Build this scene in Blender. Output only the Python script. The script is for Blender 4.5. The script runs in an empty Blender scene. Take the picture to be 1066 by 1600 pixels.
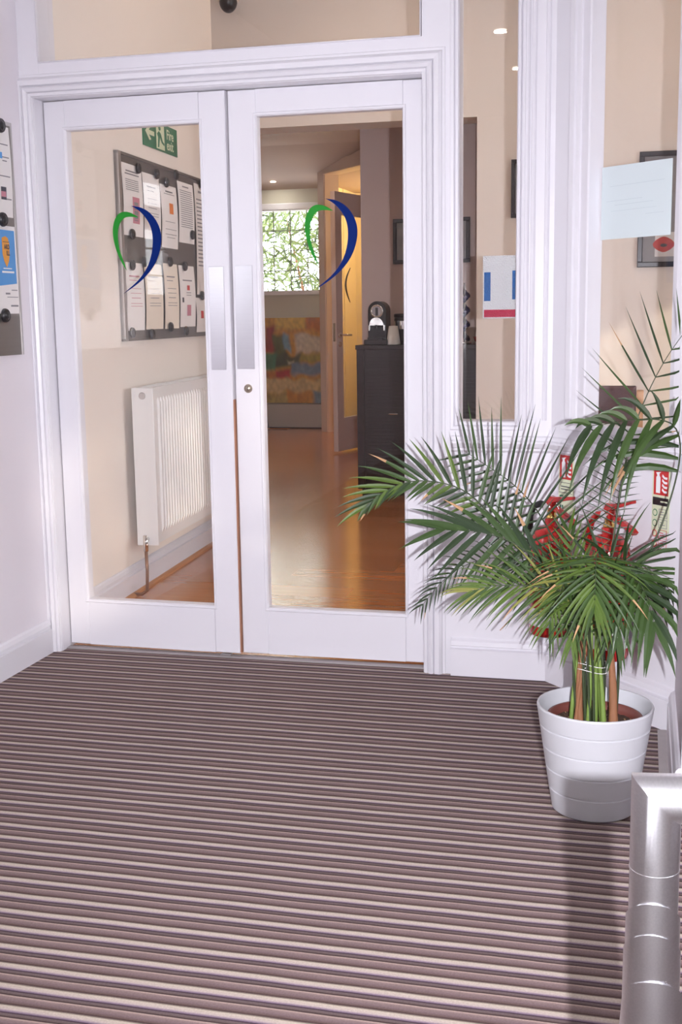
import bpy, math, random
from mathutils import Vector, Matrix
random.seed(7)
S = bpy.context.scene
COL = S.collection
R = math.radians
FZ = -0.012                                    # finished floor level

# ------------------------------------------------------------------ camera
CAM = Vector((1.404, -4.060, 1.229))
YAW, PITCH, ROLL = R(14.116), R(9.414), R(-0.8457)
FPX = 1878.24
_f = Vector((-math.sin(YAW), math.cos(YAW), 0)); _r = Vector((math.cos(YAW), math.sin(YAW), 0)); _u = Vector((0, 0, 1))
W_ = _f * math.cos(PITCH) - _u * math.sin(PITCH)
_u2 = _u * math.cos(PITCH) + _f * math.sin(PITCH)
R_ = _r * math.cos(ROLL) + _u2 * math.sin(ROLL)
U_ = -_r * math.sin(ROLL) + _u2 * math.cos(ROLL)
cd = bpy.data.cameras.new('camera'); cam = bpy.data.objects.new('camera', cd); COL.objects.link(cam)
cd.sensor_fit = 'VERTICAL'; cd.sensor_height = 36; cd.sensor_width = 24; cd.lens = 36 * FPX / 1600
cd.clip_start = 0.02; cd.clip_end = 200
cam.matrix_world = Matrix(((R_.x, U_.x, -W_.x, CAM.x), (R_.y, U_.y, -W_.y, CAM.y), (R_.z, U_.z, -W_.z, CAM.z), (0, 0, 0, 1)))
S.camera = cam

# ------------------------------------------------------------------ light
w = bpy.data.worlds.new('World'); S.world = w; w.use_nodes = True
bg = w.node_tree.nodes['Background']; bg.inputs[0].default_value = (0.92, 0.95, 1.0, 1); bg.inputs[1].default_value = 10.0
def light(name, kind, loc, energy, color, **k):
    l = bpy.data.lights.new(name, kind); l.energy = energy; l.color = color
    for a, b in k.items(): setattr(l, a, b)
    o = bpy.data.objects.new(name, l); COL.objects.link(o); o.location = loc
    return o
fl = light('camera_flash', 'SPOT', CAM + R_ * 0.088 + U_ * 0.004, 530, (0.93, 0.925, 1.0), shadow_soft_size=0.008, spot_size=R(86), spot_blend=1.0)
fl.rotation_euler = cam.matrix_world.to_euler()
sun = light('sun', 'SUN', (8, -10, 5), 1.5, (1.0, 0.88, 0.70), angle=R(1.5))
sun.rotation_euler = Vector((-3.0, 3.6, -1.2)).to_track_quat('-Z', 'Y').to_euler()
vs = S.view_settings
vs.view_transform = 'Standard'; vs.look = 'None'; vs.exposure = 0.0; vs.gamma = 1.0; vs.use_curve_mapping = False

# ------------------------------------------------------------------ pixel helpers (real planes only)
def ray(x, y): return W_ + R_ * ((x - 533) / FPX) - U_ * ((y - 800) / FPX)
def at(x, y, Y):
    d = ray(x, y); return CAM + d * ((Y - CAM.y) / d.y)
def wall_hit(x, y, org, rz, off=0.0):
    """pixel -> (s, z) on the vertical plane through org, running along rz, off metres in front of it"""
    k = Vector((math.cos(rz), math.sin(rz), 0)); n = Vector((-k.y, k.x, 0))
    o = Vector((org[0], org[1], 0)) - n * off
    d = ray(x, y); p = CAM + d * (((o - CAM).dot(n)) / d.dot(n))
    return (p - o).dot(k), p.z

# ------------------------------------------------------------------ materials
def srgb(r, g, b):
    f = lambda c: (c / 255 / 12.92) if c / 255 <= 0.04045 else ((c / 255 + 0.055) / 1.055) ** 2.4
    return (f(r), f(g), f(b), 1)
MATS = {}
def mat(name, col, rough=0.5, metal=0.0, var=0.06, scale=8.0, bump=0.0, bscale=60.0, coat=0.0, spec=0.5, emit=None, estr=1.0, stretch=None):
    m = bpy.data.materials.new(name); m.use_nodes = True; nt = m.node_tree; N = nt.nodes; L = nt.links
    p = N['Principled BSDF']; p.inputs['Roughness'].default_value = rough; p.inputs['Metallic'].default_value = metal
    p.inputs['Specular IOR Level'].default_value = spec
    p.inputs['Coat Weight'].default_value = coat; p.inputs['Coat Roughness'].default_value = 0.08
    tc = N.new('ShaderNodeTexCoord'); co = tc.outputs['Object']
    if stretch:
        mp = N.new('ShaderNodeMapping'); mp.inputs['Scale'].default_value = stretch; L.new(co, mp.inputs['Vector']); co = mp.outputs['Vector']
    nz = N.new('ShaderNodeTexNoise'); nz.inputs['Scale'].default_value = scale; nz.inputs['Detail'].default_value = 3; L.new(co, nz.inputs['Vector'])
    mx = N.new('ShaderNodeMix'); mx.data_type = 'RGBA'
    mx.inputs[6].default_value = tuple(c * (1 - var) for c in col[:3]) + (1,)
    mx.inputs[7].default_value = tuple(min(1, c * (1 + var)) for c in col[:3]) + (1,)
    L.new(nz.outputs['Fac'], mx.inputs[0]); L.new(mx.outputs[2], p.inputs['Base Color'])
    if bump:
        b = N.new('ShaderNodeBump'); b.inputs['Strength'].default_value = bump; b.inputs['Distance'].default_value = 0.01
        n2 = N.new('ShaderNodeTexNoise'); n2.inputs['Scale'].default_value = bscale; n2.inputs['Detail'].default_value = 4; L.new(co, n2.inputs['Vector'])
        L.new(n2.outputs['Fac'], b.inputs['Height']); L.new(b.outputs['Normal'], p.inputs['Normal'])
    if emit:
        p.inputs['Emission Color'].default_value = emit; p.inputs['Emission Strength'].default_value = estr
    MATS[name] = m
    return m
def glass_mat(name, tint=(1, 1, 1, 1), ior=1.45):
    m = bpy.data.materials.new(name); m.use_nodes = True; nt = m.node_tree; N = nt.nodes; L = nt.links
    N.remove(N['Principled BSDF'])
    tr = N.new('ShaderNodeBsdfTransparent'); tr.inputs[0].default_value = tint
    gl = N.new('ShaderNodeBsdfGlossy'); gl.inputs['Roughness'].default_value = 0.0
    ge = N.new('ShaderNodeNewGeometry'); dt = N.new('ShaderNodeVectorMath'); dt.operation = 'DOT_PRODUCT'; L.new(ge.outputs['Normal'], dt.inputs[0]); L.new(ge.outputs['Incoming'], dt.inputs[1])
    def mth(op, a, b=None):
        q = N.new('ShaderNodeMath'); q.operation = op; L.new(a, q.inputs[0])
        if b is not None: q.inputs[1].default_value = b
        return q.outputs[0]
    c = mth('ABSOLUTE', dt.outputs['Value']); q = N.new('ShaderNodeMath'); q.operation = 'SUBTRACT'; q.inputs[0].default_value = 1.0; L.new(c, q.inputs[1])
    f0 = ((ior - 1) / (ior + 1)) ** 2
    fac = mth('ADD', mth('MULTIPLY', mth('POWER', q.outputs[0], 5.0), 1 - f0), f0)
    mx = N.new('ShaderNodeMixShader'); L.new(fac, mx.inputs[0]); L.new(tr.outputs[0], mx.inputs[1]); L.new(gl.outputs[0], mx.inputs[2])
    L.new(mx.outputs[0], N['Material Output'].inputs[0]); MATS[name] = m
    return m
PAINT = mat('white_gloss_paint', (0.74, 0.72, 0.765, 1), 0.31, spec=0.36, var=0.015, scale=3, bump=0.04, bscale=35)
WALLP = mat('porch_wall_paint', (0.78, 0.735, 0.785, 1), 0.55, var=0.02, scale=2, bump=0.03)
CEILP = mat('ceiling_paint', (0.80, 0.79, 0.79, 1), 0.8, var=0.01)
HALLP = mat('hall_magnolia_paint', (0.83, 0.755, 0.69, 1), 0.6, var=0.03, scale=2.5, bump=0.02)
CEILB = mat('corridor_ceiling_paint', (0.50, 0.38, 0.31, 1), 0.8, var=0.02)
FARP = mat('far_wall_paint', (0.60, 0.57, 0.48, 1), 0.7, var=0.02)
MAUVE = mat('mauve_wall_paint', (0.62, 0.50, 0.47, 1), 0.7, var=0.02)
CREAM = mat('cream_room_paint', (0.82, 0.68, 0.40, 1), 0.7, var=0.02)
WOODW = mat('far_door_frame_paint', (0.66, 0.52, 0.44, 1), 0.45, var=0.05, scale=4)
LEAFD = mat('door_leaf_paint', (0.58, 0.50, 0.50, 1), 0.45, var=0.03)
GLASS = glass_mat('clear_glass')
STEEL = mat('brushed_steel', (0.62, 0.61, 0.63, 1), 0.27, 1.0, var=0.08, scale=3, stretch=(30, 30, 1.5))
STEELP = mat('satin_push_plate', (0.66, 0.65, 0.69, 1), 0.30, 1.0, var=0.05, scale=6, stretch=(1, 1, 40))
RAILM = mat('brushed_rail_steel', (0.80, 0.79, 0.81, 1), 0.28, 1.0, var=0.10, scale=10, stretch=(60, 4, 60), bump=0.02, bscale=60)
BOARDM = mat('grey_metal_board', (0.23, 0.21, 0.20, 1), 0.38, 0.7, var=0.06, scale=3, stretch=(1, 1, 30))
ALU = mat('aluminium_edge', (0.55, 0.53, 0.53, 1), 0.35, 0.9)
BLACK = mat('black_plastic', (0.012, 0.011, 0.014, 1), 0.35, coat=0.3)
DARKRUB = mat('black_rubber', (0.02, 0.02, 0.02, 1), 0.6)
PAPER = mat('white_paper', (0.80, 0.77, 0.76, 1), 0.6, var=0.02)
PAPERP = mat('peach_paper', (0.80, 0.72, 0.62, 1), 0.6, var=0.02)
INK = mat('grey_ink', (0.25, 0.24, 0.26, 1), 0.7)
INKD = mat('dark_ink', (0.06, 0.06, 0.08, 1), 0.7)
PRED = mat('print_red', (0.55, 0.04, 0.03, 1), 0.5)
PPINK = mat('print_pink', (0.55, 0.22, 0.28, 1), 0.5)
PORANGE = mat('print_orange', (0.72, 0.20, 0.03, 1), 0.5)
PBLUE = mat('print_blue', (0.06, 0.24, 0.62, 1), 0.4)
PSKY = mat('print_sky_blue', (0.08, 0.30, 0.66, 1), 0.4)
PGOLD = mat('print_gold', (0.75, 0.33, 0.05, 1), 0.45)
PWHITE = mat('print_white', (0.80, 0.80, 0.82, 1), 0.4, var=0.01)
SIGNG = mat('sign_green', (0.01, 0.16, 0.07, 1), 0.4, coat=0.3)
GLOW = mat('photoluminescent_cream', (0.66, 0.70, 0.50, 1), 0.45)
SIGNR = mat('sign_red', (0.52, 0.015, 0.015, 1), 0.4, coat=0.3)
SWG = mat('green_vinyl', (0.022, 0.25, 0.028, 1), 0.55, spec=0.15)
SWB = mat('blue_vinyl', (0.001, 0.016, 0.135, 1), 0.55, spec=0.1)
RADW = mat('radiator_white_enamel', (0.80, 0.79, 0.78, 1), 0.3, var=0.01)
COPPER = mat('copper_pipe', (0.30, 0.17, 0.11, 1), 0.35, 0.8)
CHROME = mat('chrome', (0.8, 0.8, 0.8, 1), 0.08, 1.0, var=0.01)
BRASS = mat('brass', (0.75, 0.50, 0.16, 1), 0.22, 1.0)
LOCKM = mat('lock_nickel', (0.48, 0.40, 0.32, 1), 0.3, 0.9)
RED = mat('extinguisher_red', (0.44, 0.010, 0.007, 1), 0.22, var=0.03, coat=0.5)
POTW = mat('planter_white', (0.53, 0.53, 0.56, 1), 0.32, var=0.01)
POTB = mat('inner_pot_brown', (0.16, 0.045, 0.035, 1), 0.4)
SOIL = mat('potting_soil', (0.045, 0.022, 0.013, 1), 0.95, var=0.6, scale=60, bump=1.0, bscale=80)
BARK = mat('palm_stem_brown', (0.26, 0.11, 0.05, 1), 0.7, var=0.35, scale=30, stretch=(1, 1, 0.2), bump=0.4)
STEMG = mat('palm_stem_green', (0.16, 0.24, 0.05, 1), 0.5, var=0.3, scale=20)
STEMD = mat('palm_rachis_dark', (0.035, 0.05, 0.02, 1), 0.5, var=0.2)
LEAFM = [mat('palm_leaf_dark', (0.015, 0.034, 0.009, 1), 0.42, var=0.3, scale=14),
         mat('palm_leaf_mid', (0.029, 0.060, 0.011, 1), 0.42, var=0.3, scale=14),
         mat('palm_leaf_light', (0.062, 0.105, 0.014, 1), 0.42, var=0.3, scale=14),
         mat('palm_leaf_yellow', (0.19, 0.19, 0.04, 1), 0.45, var=0.35, scale=14)]
DRY = mat('dry_leaf_tip', (0.38, 0.22, 0.11, 1), 0.7, var=0.2)
FRAMEB = mat('black_picture_frame', (0.02, 0.016, 0.02, 1), 0.3, coat=0.3)
MOUNT = mat('picture_mount', (0.30, 0.29, 0.30, 1), 0.6)
CABW = mat('dark_cabinet_wood', (0.020, 0.013, 0.015, 1), 0.35, var=0.3, scale=6, stretch=(1, 1, 12), coat=0.2)
CHAIRF = mat('brown_upholstery', (0.085, 0.032, 0.034, 1), 0.7, var=0.15, scale=40, bump=0.2, bscale=200)
CHAIRW = mat('beech_wood', (0.60, 0.33, 0.16, 1), 0.4, var=0.15, stretch=(1, 1, 8))
LINERW = mat('lipping_wood', (0.42, 0.20, 0.12, 1), 0.5, var=0.2, stretch=(6, 6, 1))
BEAD = mat('oak_beading', (0.50, 0.22, 0.085, 1), 0.4, var=0.15)
GREYBOX = mat('grey_plinth', (0.42, 0.39, 0.36, 1), 0.7)
CUPW = mat('white_cup', (0.78, 0.77, 0.74, 1), 0.4)
REDG = mat('red_glass', (0.60, 0.03, 0.015, 1), 0.12, coat=0.6)
BLUEC = mat('blue_capsule', (0.05, 0.035, 0.16, 1), 0.25, 0.6)
LAMPE = mat('lamp_lens', (1, 1, 1, 1), 0.4, emit=(1.0, 0.93, 0.8, 1), estr=22)
LAMPW = mat('warm_lamp_lens', (1, 1, 1, 1), 0.4, emit=(1.0, 0.75, 0.45, 1), estr=12)
LEAFO = [mat('garden_leaf_a', (0.10, 0.16, 0.03, 1), 0.5, var=0.4), mat('garden_leaf_b', (0.20, 0.26, 0.09, 1), 0.5, var=0.3), mat('garden_leaf_c', (0.04, 0.07, 0.02, 1), 0.5, var=0.4)]
LEAD = mat('window_leading', (0.16, 0.16, 0.15, 1), 0.6)
TRIMM = mat('threshold_metal', (0.50, 0.46, 0.46, 1), 0.45, 0.5, var=0.08)
CARDW = mat('notice_card_back', (0.66, 0.74, 0.76, 1), 0.5, var=0.02, scale=5)
GREYW = mat('grey_trim', (0.40, 0.36, 0.36, 1), 0.6, var=0.1, scale=30)

def plank_mat(i, c):
    m = mat('oak_plank_%d' % i, c, 0.24, var=0.22, scale=3.5, stretch=(1.0, 14, 1), coat=0.7)
    m.node_tree.nodes['Principled BSDF'].inputs['Specular Tint'].default_value = (1.0, 0.74, 0.36, 1); m.node_tree.nodes['Principled BSDF'].inputs['Specular IOR Level'].default_value = 0.8
    m.node_tree.nodes['Principled BSDF'].inputs['Coat Roughness'].default_value = 0.15
    return m
PLANK = [plank_mat(0, (0.48, 0.165, 0.045, 1)), plank_mat(1, (0.53, 0.190, 0.055, 1)), plank_mat(2, (0.44, 0.145, 0.038, 1)), plank_mat(3, (0.56, 0.215, 0.070, 1))]

def carpet_mat():
    m = bpy.data.materials.new('striped_carpet'); m.use_nodes = True; nt = m.node_tree; N = nt.nodes; L = nt.links
    p = N['Principled BSDF']; p.inputs['Roughness'].default_value = 0.95; p.inputs['Specular IOR Level'].default_value = 0.1
    tc = N.new('ShaderNodeTexCoord'); sp = N.new('ShaderNodeSeparateXYZ')
    wob = N.new('ShaderNodeTexNoise'); wob.inputs['Scale'].default_value = 6; wob.inputs['Detail'].default_value = 2
    L.new(tc.outputs['Object'], wob.inputs['Vector']); L.new(tc.outputs['Object'], sp.inputs[0])
    wm = N.new('ShaderNodeMath'); wm.operation = 'MULTIPLY'; wm.inputs[1].default_value = 0.006; L.new(wob.outputs['Fac'], wm.inputs[0])
    ad = N.new('ShaderNodeMath'); ad.operation = 'ADD'; L.new(sp.outputs['Y'], ad.inputs[0]); L.new(wm.outputs[0], ad.inputs[1])
    dv = N.new('ShaderNodeMath'); dv.operation = 'DIVIDE'; dv.inputs[1].default_value = 0.066; L.new(ad.outputs[0], dv.inputs[0])
    fr = N.new('ShaderNodeMath'); fr.operation = 'FRACT'; L.new(dv.outputs[0], fr.inputs[0])
    cr = N.new('ShaderNodeValToRGB'); e = cr.color_ramp.elements
    # going from the near side (0) to the far side (1) of one repeat
    stops = [(0.00, (60, 44, 46)), (0.07, (98, 80, 76)), (0.20, (112, 90, 92)), (0.33, (124, 100, 98)), (0.40, (160, 132, 124)), (0.44, (48, 33, 35)),
             (0.50, (92, 74, 72)), (0.58, (100, 82, 82)), (0.63, (56, 38, 50)), (0.70, (124, 102, 116)), (0.78, (168, 146, 140)), (0.93, (172, 152, 138)), (0.975, (104, 86, 80))]
    e[0].position = 0; e[0].color = srgb(*stops[0][1]); e[1].position = stops[1][0]; e[1].color = srgb(*stops[1][1])
    for q, c in stops[2:]:
        x = e.new(q); x.color = srgb(c[0] * 1.06, c[1] * 1.12, c[2] * 1.12)
    L.new(fr.outputs[0], cr.inputs[0])
    fz = N.new('ShaderNodeTexNoise'); fz.inputs['Scale'].default_value = 260; fz.inputs['Detail'].default_value = 3; L.new(tc.outputs['Object'], fz.inputs['Vector'])
    mr = N.new('ShaderNodeMapRange'); mr.inputs[3].default_value = 0.72; mr.inputs[4].default_value = 1.28; L.new(fz.outputs['Fac'], mr.inputs[0])
    mx = N.new('ShaderNodeMix'); mx.data_type = 'RGBA'; mx.blend_type = 'MULTIPLY'; mx.inputs[0].default_value = 1.0
    L.new(cr.outputs[0], mx.inputs[6]); L.new(mr.outputs[0], mx.inputs[7]); L.new(mx.outputs[2], p.inputs['Base Color'])
    bw = N.new('ShaderNodeRGBToBW'); L.new(cr.outputs[0], bw.inputs[0])
    b = N.new('ShaderNodeBump'); b.inputs['Strength'].default_value = 0.35; b.inputs['Distance'].default_value = 0.006; L.new(bw.outputs[0], b.inputs['Height']); L.new(b.outputs[0], p.inputs['Normal'])
    return m
CARPET = carpet_mat()

# ------------------------------------------------------------------ mesh helpers
class MB:
    def __init__(s): s.v = []; s.f = []
    def add(s, vs, fs):
        b = len(s.v); s.v += [tuple(x) for x in vs]; s.f += [tuple(b + i for i in q) for q in fs]; return s
    def box(s, x0, x1, y0, y1, z0, z1, c=0.0):
        if c <= 0:
            return s.add([(x0, y0, z0), (x1, y0, z0), (x1, y1, z0), (x0, y1, z0), (x0, y0, z1), (x1, y0, z1), (x1, y1, z1), (x0, y1, z1)],
                         [(0, 3, 2, 1), (4, 5, 6, 7), (0, 1, 5, 4), (1, 2, 6, 5), (2, 3, 7, 6), (3, 0, 4, 7)])
        # box whose four front (-y) edges are chamfered by c
        return s.add([(x0, y1, z0), (x1, y1, z0), (x1, y1, z1), (x0, y1, z1), (x0, y0 + c, z0), (x1, y0 + c, z0), (x1, y0 + c, z1), (x0, y0 + c, z1),
                      (x0 + c, y0, z0 + c), (x1 - c, y0, z0 + c), (x1 - c, y0, z1 - c), (x0 + c, y0, z1 - c)],
                     [(0, 3, 2, 1), (0, 1, 5, 4), (1, 2, 6, 5), (2, 3, 7, 6), (3, 0, 4, 7), (4, 5, 9, 8), (5, 6, 10, 9), (6, 7, 11, 10), (7, 4, 8, 11), (8, 9, 10, 11)])
    def prism(s, pts, y0, y1):
        """polygon in xz, extruded from y0 (front) to y1"""
        n = len(pts)
        s.add([(x, y0, z) for x, z in pts] + [(x, y1, z) for x, z in pts], [tuple(range(n)), tuple(range(2 * n - 1, n - 1, -1))] + [(i, n + i, n + (i + 1) % n, (i + 1) % n) for i in range(n)])
        return s
    def slab(s, pts, z0, z1):
        n = len(pts)
        s.add([(x, y, z0) for x, y in pts] + [(x, y, z1) for x, y in pts], [tuple(range(n - 1, -1, -1)), tuple(range(n, 2 * n))] + [(i, (i + 1) % n, n + (i + 1) % n, n + i) for i in range(n)])
        return s
    def tube(s, path, rad, n=12, cap=True):
        path = [Vector(p) for p in path]; m = len(path)
        rad = rad if isinstance(rad, (list, tuple)) else [rad] * m
        rings = []; prev = None
        for i, p in enumerate(path):
            t = (path[min(i + 1, m - 1)] - path[max(i - 1, 0)]).normalized()
            if prev is None:
                a = Vector((0, 0, 1)) if abs(t.z) < 0.9 else Vector((1, 0, 0))
                prev = t.cross(a).normalized()
            prev = (prev - t * prev.dot(t)).normalized(); q = t.cross(prev)
            rings.append([p + (prev * math.cos(2 * math.pi * k / n) + q * math.sin(2 * math.pi * k / n)) * rad[i] for k in range(n)])
        vs = [v for r_ in rings for v in r_]; fs = []
        for i in range(m - 1):
            for k in range(n): fs.append((i * n + k, i * n + (k + 1) % n, (i + 1) * n + (k + 1) % n, (i + 1) * n + k))
        if cap: fs += [tuple(range(n - 1, -1, -1)), tuple(range((m - 1) * n, m * n))]
        return s.add(vs, fs)
    def lathe(s, prof, c=(0, 0, 0), n=32, axis='z'):
        vs = []; m = len(prof)
        for r_, h in prof:
            for k in range(n):
                a = 2 * math.pi * k / n
                if axis == 'z': vs.append((c[0] + r_ * math.cos(a), c[1] + r_ * math.sin(a), c[2] + h))
                else: vs.append((c[0] + r_ * math.cos(a), c[1] + h, c[2] + r_ * math.sin(a)))   # axis y
        fs = []
        for i in range(m - 1):
            for k in range(n):
                q = (i * n + k, i * n + (k + 1) % n, (i + 1) * n + (k + 1) % n, (i + 1) * n + k)
                fs.append(q if axis == 'z' else q[::-1])
        return s.add(vs, fs)
    def sweep(s, prof, frames):
        """prof: list of (o, d); frames: list of functions (o, d) -> point"""
        n = len(prof); vs = [fr(o, d) for fr in frames for o, d in prof]; fs = []
        for i in range(len(frames) - 1):
            for k in range(n - 1): fs.append((i * n + k, i * n + k + 1, (i + 1) * n + k + 1, (i + 1) * n + k))
        return s.add(vs, fs)
    def build(s, name, m, parent=None, smooth=False, off=None, bev=0.0):
        me = bpy.data.meshes.new(name)
        vs = s.v if off is None else [(a - off[0], b - off[1], c - off[2]) for a, b, c in s.v]
        me.from_pydata(vs, [], s.f); me.update()
        if m: me.materials.append(m)
        if smooth:
            for p in me.polygons: p.use_smooth = True
        o = bpy.data.objects.new(name, me); COL.objects.link(o)
        if parent: o.parent = parent
        if bev:
            b = o.modifiers.new('bevel', 'BEVEL'); b.width = bev; b.segments = 2; b.limit_method = 'ANGLE'; b.angle_limit = R(40)
        if smooth == 'auto':
            pass
        return o
def tag(o, label=None, cat=None, group=None, kind=None):
    if label: o['label'] = label
    if cat: o['category'] = cat
    if group: o['group'] = group
    if kind: o['kind'] = kind
    return o
def thing(name, label, cat, loc=(0, 0, 0), rz=0.0, group=None):
    o = bpy.data.objects.new(name, None); COL.objects.link(o); o.location = loc; o.rotation_euler = (0, 0, rz); o.empty_display_size = 0.05
    return tag(o, label, cat, group)
def struct(name, label=None, loc=(0, 0, 0), rz=0.0):
    o = bpy.data.objects.new(name, None); COL.objects.link(o); o.location = loc; o.rotation_euler = (0, 0, rz); o.empty_display_size = 0.05
    return tag(o, label, kind='structure')
def sbox(name, b, m, label=None, c=0.0):
    o = MB().box(*b, c).build(name, m); return tag(o, label, kind='structure')
def fix_normals(o):
    import bmesh
    bm = bmesh.new(); bm.from_mesh(o.data); bmesh.ops.recalc_face_normals(bm, faces=bm.faces); bm.to_mesh(o.data); bm.free(); return o
def text_part(txt, size, m, parent, x, z, y=-0.001, name='lettering', align='LEFT', sx=1.0, bold=0.0):
    cu = bpy.data.curves.new('txt', 'FONT'); cu.body = txt; cu.size = size; cu.align_x = align; cu.extrude = 0.0002; cu.offset = bold
    tmp = bpy.data.objects.new('txt', cu); COL.objects.link(tmp)
    dg = bpy.context.evaluated_depsgraph_get()
    me = bpy.data.meshes.new_from_object(tmp.evaluated_get(dg))
    bpy.data.objects.remove(tmp); bpy.data.curves.remove(cu)
    for v in me.vertices: v.co = Vector((x + v.co.x * sx, y - v.co.z, z + v.co.y))
    me.materials.clear(); me.materials.append(m); me.name = name
    o = bpy.data.objects.new(name, me); COL.objects.link(o); o.parent = parent
    return o
def flat(pts, m, parent, y=-0.001, name='print', t=0.0004):
    """flat printed shape, pts in (x, z), facing -y"""
    o = MB().prism(pts, y, y + t).build(name, m, parent); return fix_normals(o)
def rect(x0, x1, z0, z1): return [(x0, z0), (x1, z0), (x1, z1), (x0, z1)]

# ================================================================== SETTING: porch
# floors
tag(MB().box(-0.735, 3.2, -6.2, -0.012, FZ - 0.06, FZ).build('floor', CARPET), 'brown and beige striped ribbed carpet', kind='structure')
tag(MB().box(-0.69, 0.69, -0.034, 0.004, FZ, FZ + 0.004).build('trim_1', TRIMM), 'pale metal threshold strip under the doors', kind='structure')
sbox('trim_2', (1.474, 1.5, -1.15, -0.52, FZ, FZ + 0.006), GREYW, 'grey strip along the carpet edge at the right wall')
hallfloor = tag(MB().box(-3.6, 3.2, -0.012, 9.9, FZ - 0.08, FZ - 0.014).build('floor_hall', DARKRUB), 'glossy orange wooden hall floor', kind='structure')
pm = []
for i in range(4):
    me = bpy.data.meshes.new('plank')
    mb = MB().box(0, 1.2992, 0, 0.1893, -0.012, 0)
    me.from_pydata(mb.v, [], mb.f); me.update(); me.materials.append(PLANK[i]); pm.append(me)
row = 0; y = 0.006
while y < 8.62:
    x = -3.5 + (row * 0.47) % 1.3
    while x < (1.7 if y < 3.4 else 0.3):
        xr = x + 1.298
        if not (y > 3.2 and x > 0.35) and not (y < 2.6 and xr < -1.2):
            o = bpy.data.objects.new('plank', random.choice(pm)); COL.objects.link(o); o.parent = hallfloor; o.location = (x, y, FZ)
        x += 1.30
    y += 0.19; row += 1

# left porch wall with narrow window beyond the left edge of the picture
LW = -0.735
lw = struct('wall_left', 'pale painted porch wall on the left')
WA0, WA1 = -1.09, -0.86
m = MB()
m.box(LW - 0.03, LW, WA1, -0.0705, FZ, 2.8); m.box(LW - 0.03, LW, -6.2, -2.2, FZ, 2.8); m.box(LW - 0.03, LW, -1.75, WA0, FZ, 2.8)
m.box(LW - 0.03, LW, -2.2, -1.75, FZ, 1.27); m.box(LW - 0.03, LW, -2.2, -1.75, 1.75, 2.8)
m.box(LW - 0.03, LW, WA0, WA1, FZ, 1.32); m.box(LW - 0.03, LW, WA0, WA1, 1.80, 2.8)
m.build('wall_panel', WALLP, lw)
win1 = struct('window_1', 'narrow porch side window with glazing bars')
for b_ in ((LW - 0.03, LW, WA0, WA1, 1.60, 1.70), (LW - 0.024, LW - 0.004, WA0, WA1, 1.515, 1.521), (LW - 0.024, LW - 0.004, WA0, WA1, 1.40, 1.406)): MB().box(*b_).build('glazing_bar', PAINT, win1)
MB().box(LW - 0.018, LW - 0.014, WA0, WA1, 1.32, 1.80).build('pane', GLASS, win1)
win4 = struct('window_4', 'second porch side window'); MB().box(LW - 0.03, LW + 0.0, -2.2, -2.16, 1.27, 1.75).build('window_frame', PAINT, win4); MB().box(LW - 0.018, LW - 0.014, -2.16, -1.75, 1.27, 1.75).build('pane', GLASS, win4)
sbox('wall_back', (-0.9, 3.2, -6.35, -6.2, FZ, 2.8), WALLP)
# wide landing window on the right, behind the picture's right edge
wr = struct('wall_right', 'landing wall to the right of the camera')
wy0, wy1, wq0, wq1 = -5.0, -2.9, 1.6, 2.4
m = MB(); m.box(3.2, 3.35, -6.2, wy0, FZ, 2.8); m.box(3.2, 3.35, wy1, -1.15, FZ, 2.8); m.box(3.2, 3.35, wy0, wy1, FZ, wq0); m.box(3.2, 3.35, wy0, wy1, wq1, 2.8)
m.box(1.67, 3.2, -1.30, -1.15, FZ, 2.8); m.build('wall_panel', WALLP, wr)
win2 = struct('window_2', 'wide landing window')
for k in range(3):
    yy = wy0 + 0.02 + k * (wy1 - wy0 - 0.04) / 2; MB().box(3.22, 3.30, yy - 0.02, yy + 0.02, wq0, wq1).build('glazing_bar', PAINT, win2)
MB().box(3.26, 3.264, wy0, wy1, wq0, wq1).build('pane', GLASS, win2)
sbox('ceiling', (-0.9, 3.35, -6.35, 0.06, 2.8, 2.95), CEILP, 'porch ceiling')
# short right wall after the canted corner
RX = 1.52
sbox('wall_right_return', (RX, RX + 0.15, -1.15, -0.519, FZ, 2.8), WALLP, 'short white wall at the right edge')
def skirt(name, org, rz, s0, s1, h, d, m, label):
    o = struct(name, label, (org[0], org[1], FZ), rz)
    pf = [(0, 0), (0, -d), (h * 0.70, -d), (h * 0.73, -d * 0.55), (h * 0.82, -d * 0.5), (h * 0.85, -d * 0.85), (h * 0.95, -d * 0.6), (h, -d * 0.25), (h, 0)]
    mm = MB().sweep(pf, [lambda o_, y_, s_=s_: (s_, y_, o_) for s_ in (s0, s1)])
    n = len(pf); mm.f += [tuple(range(n)), tuple(range(2 * n - 1, n - 1, -1))]
    fix_normals(mm.build('skirting_board', m, o)); return o
skirt('baseboard_left', (LW, 0), R(90), -6.2, -0.09, 0.125, 0.020, PAINT, 'white moulded skirting along the left porch wall')
skirt('baseboard_right', (RX, 0), R(-90), 0.53, 1.15, 0.13, 0.020, PAINT, 'white skirting along the short right wall')

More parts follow.
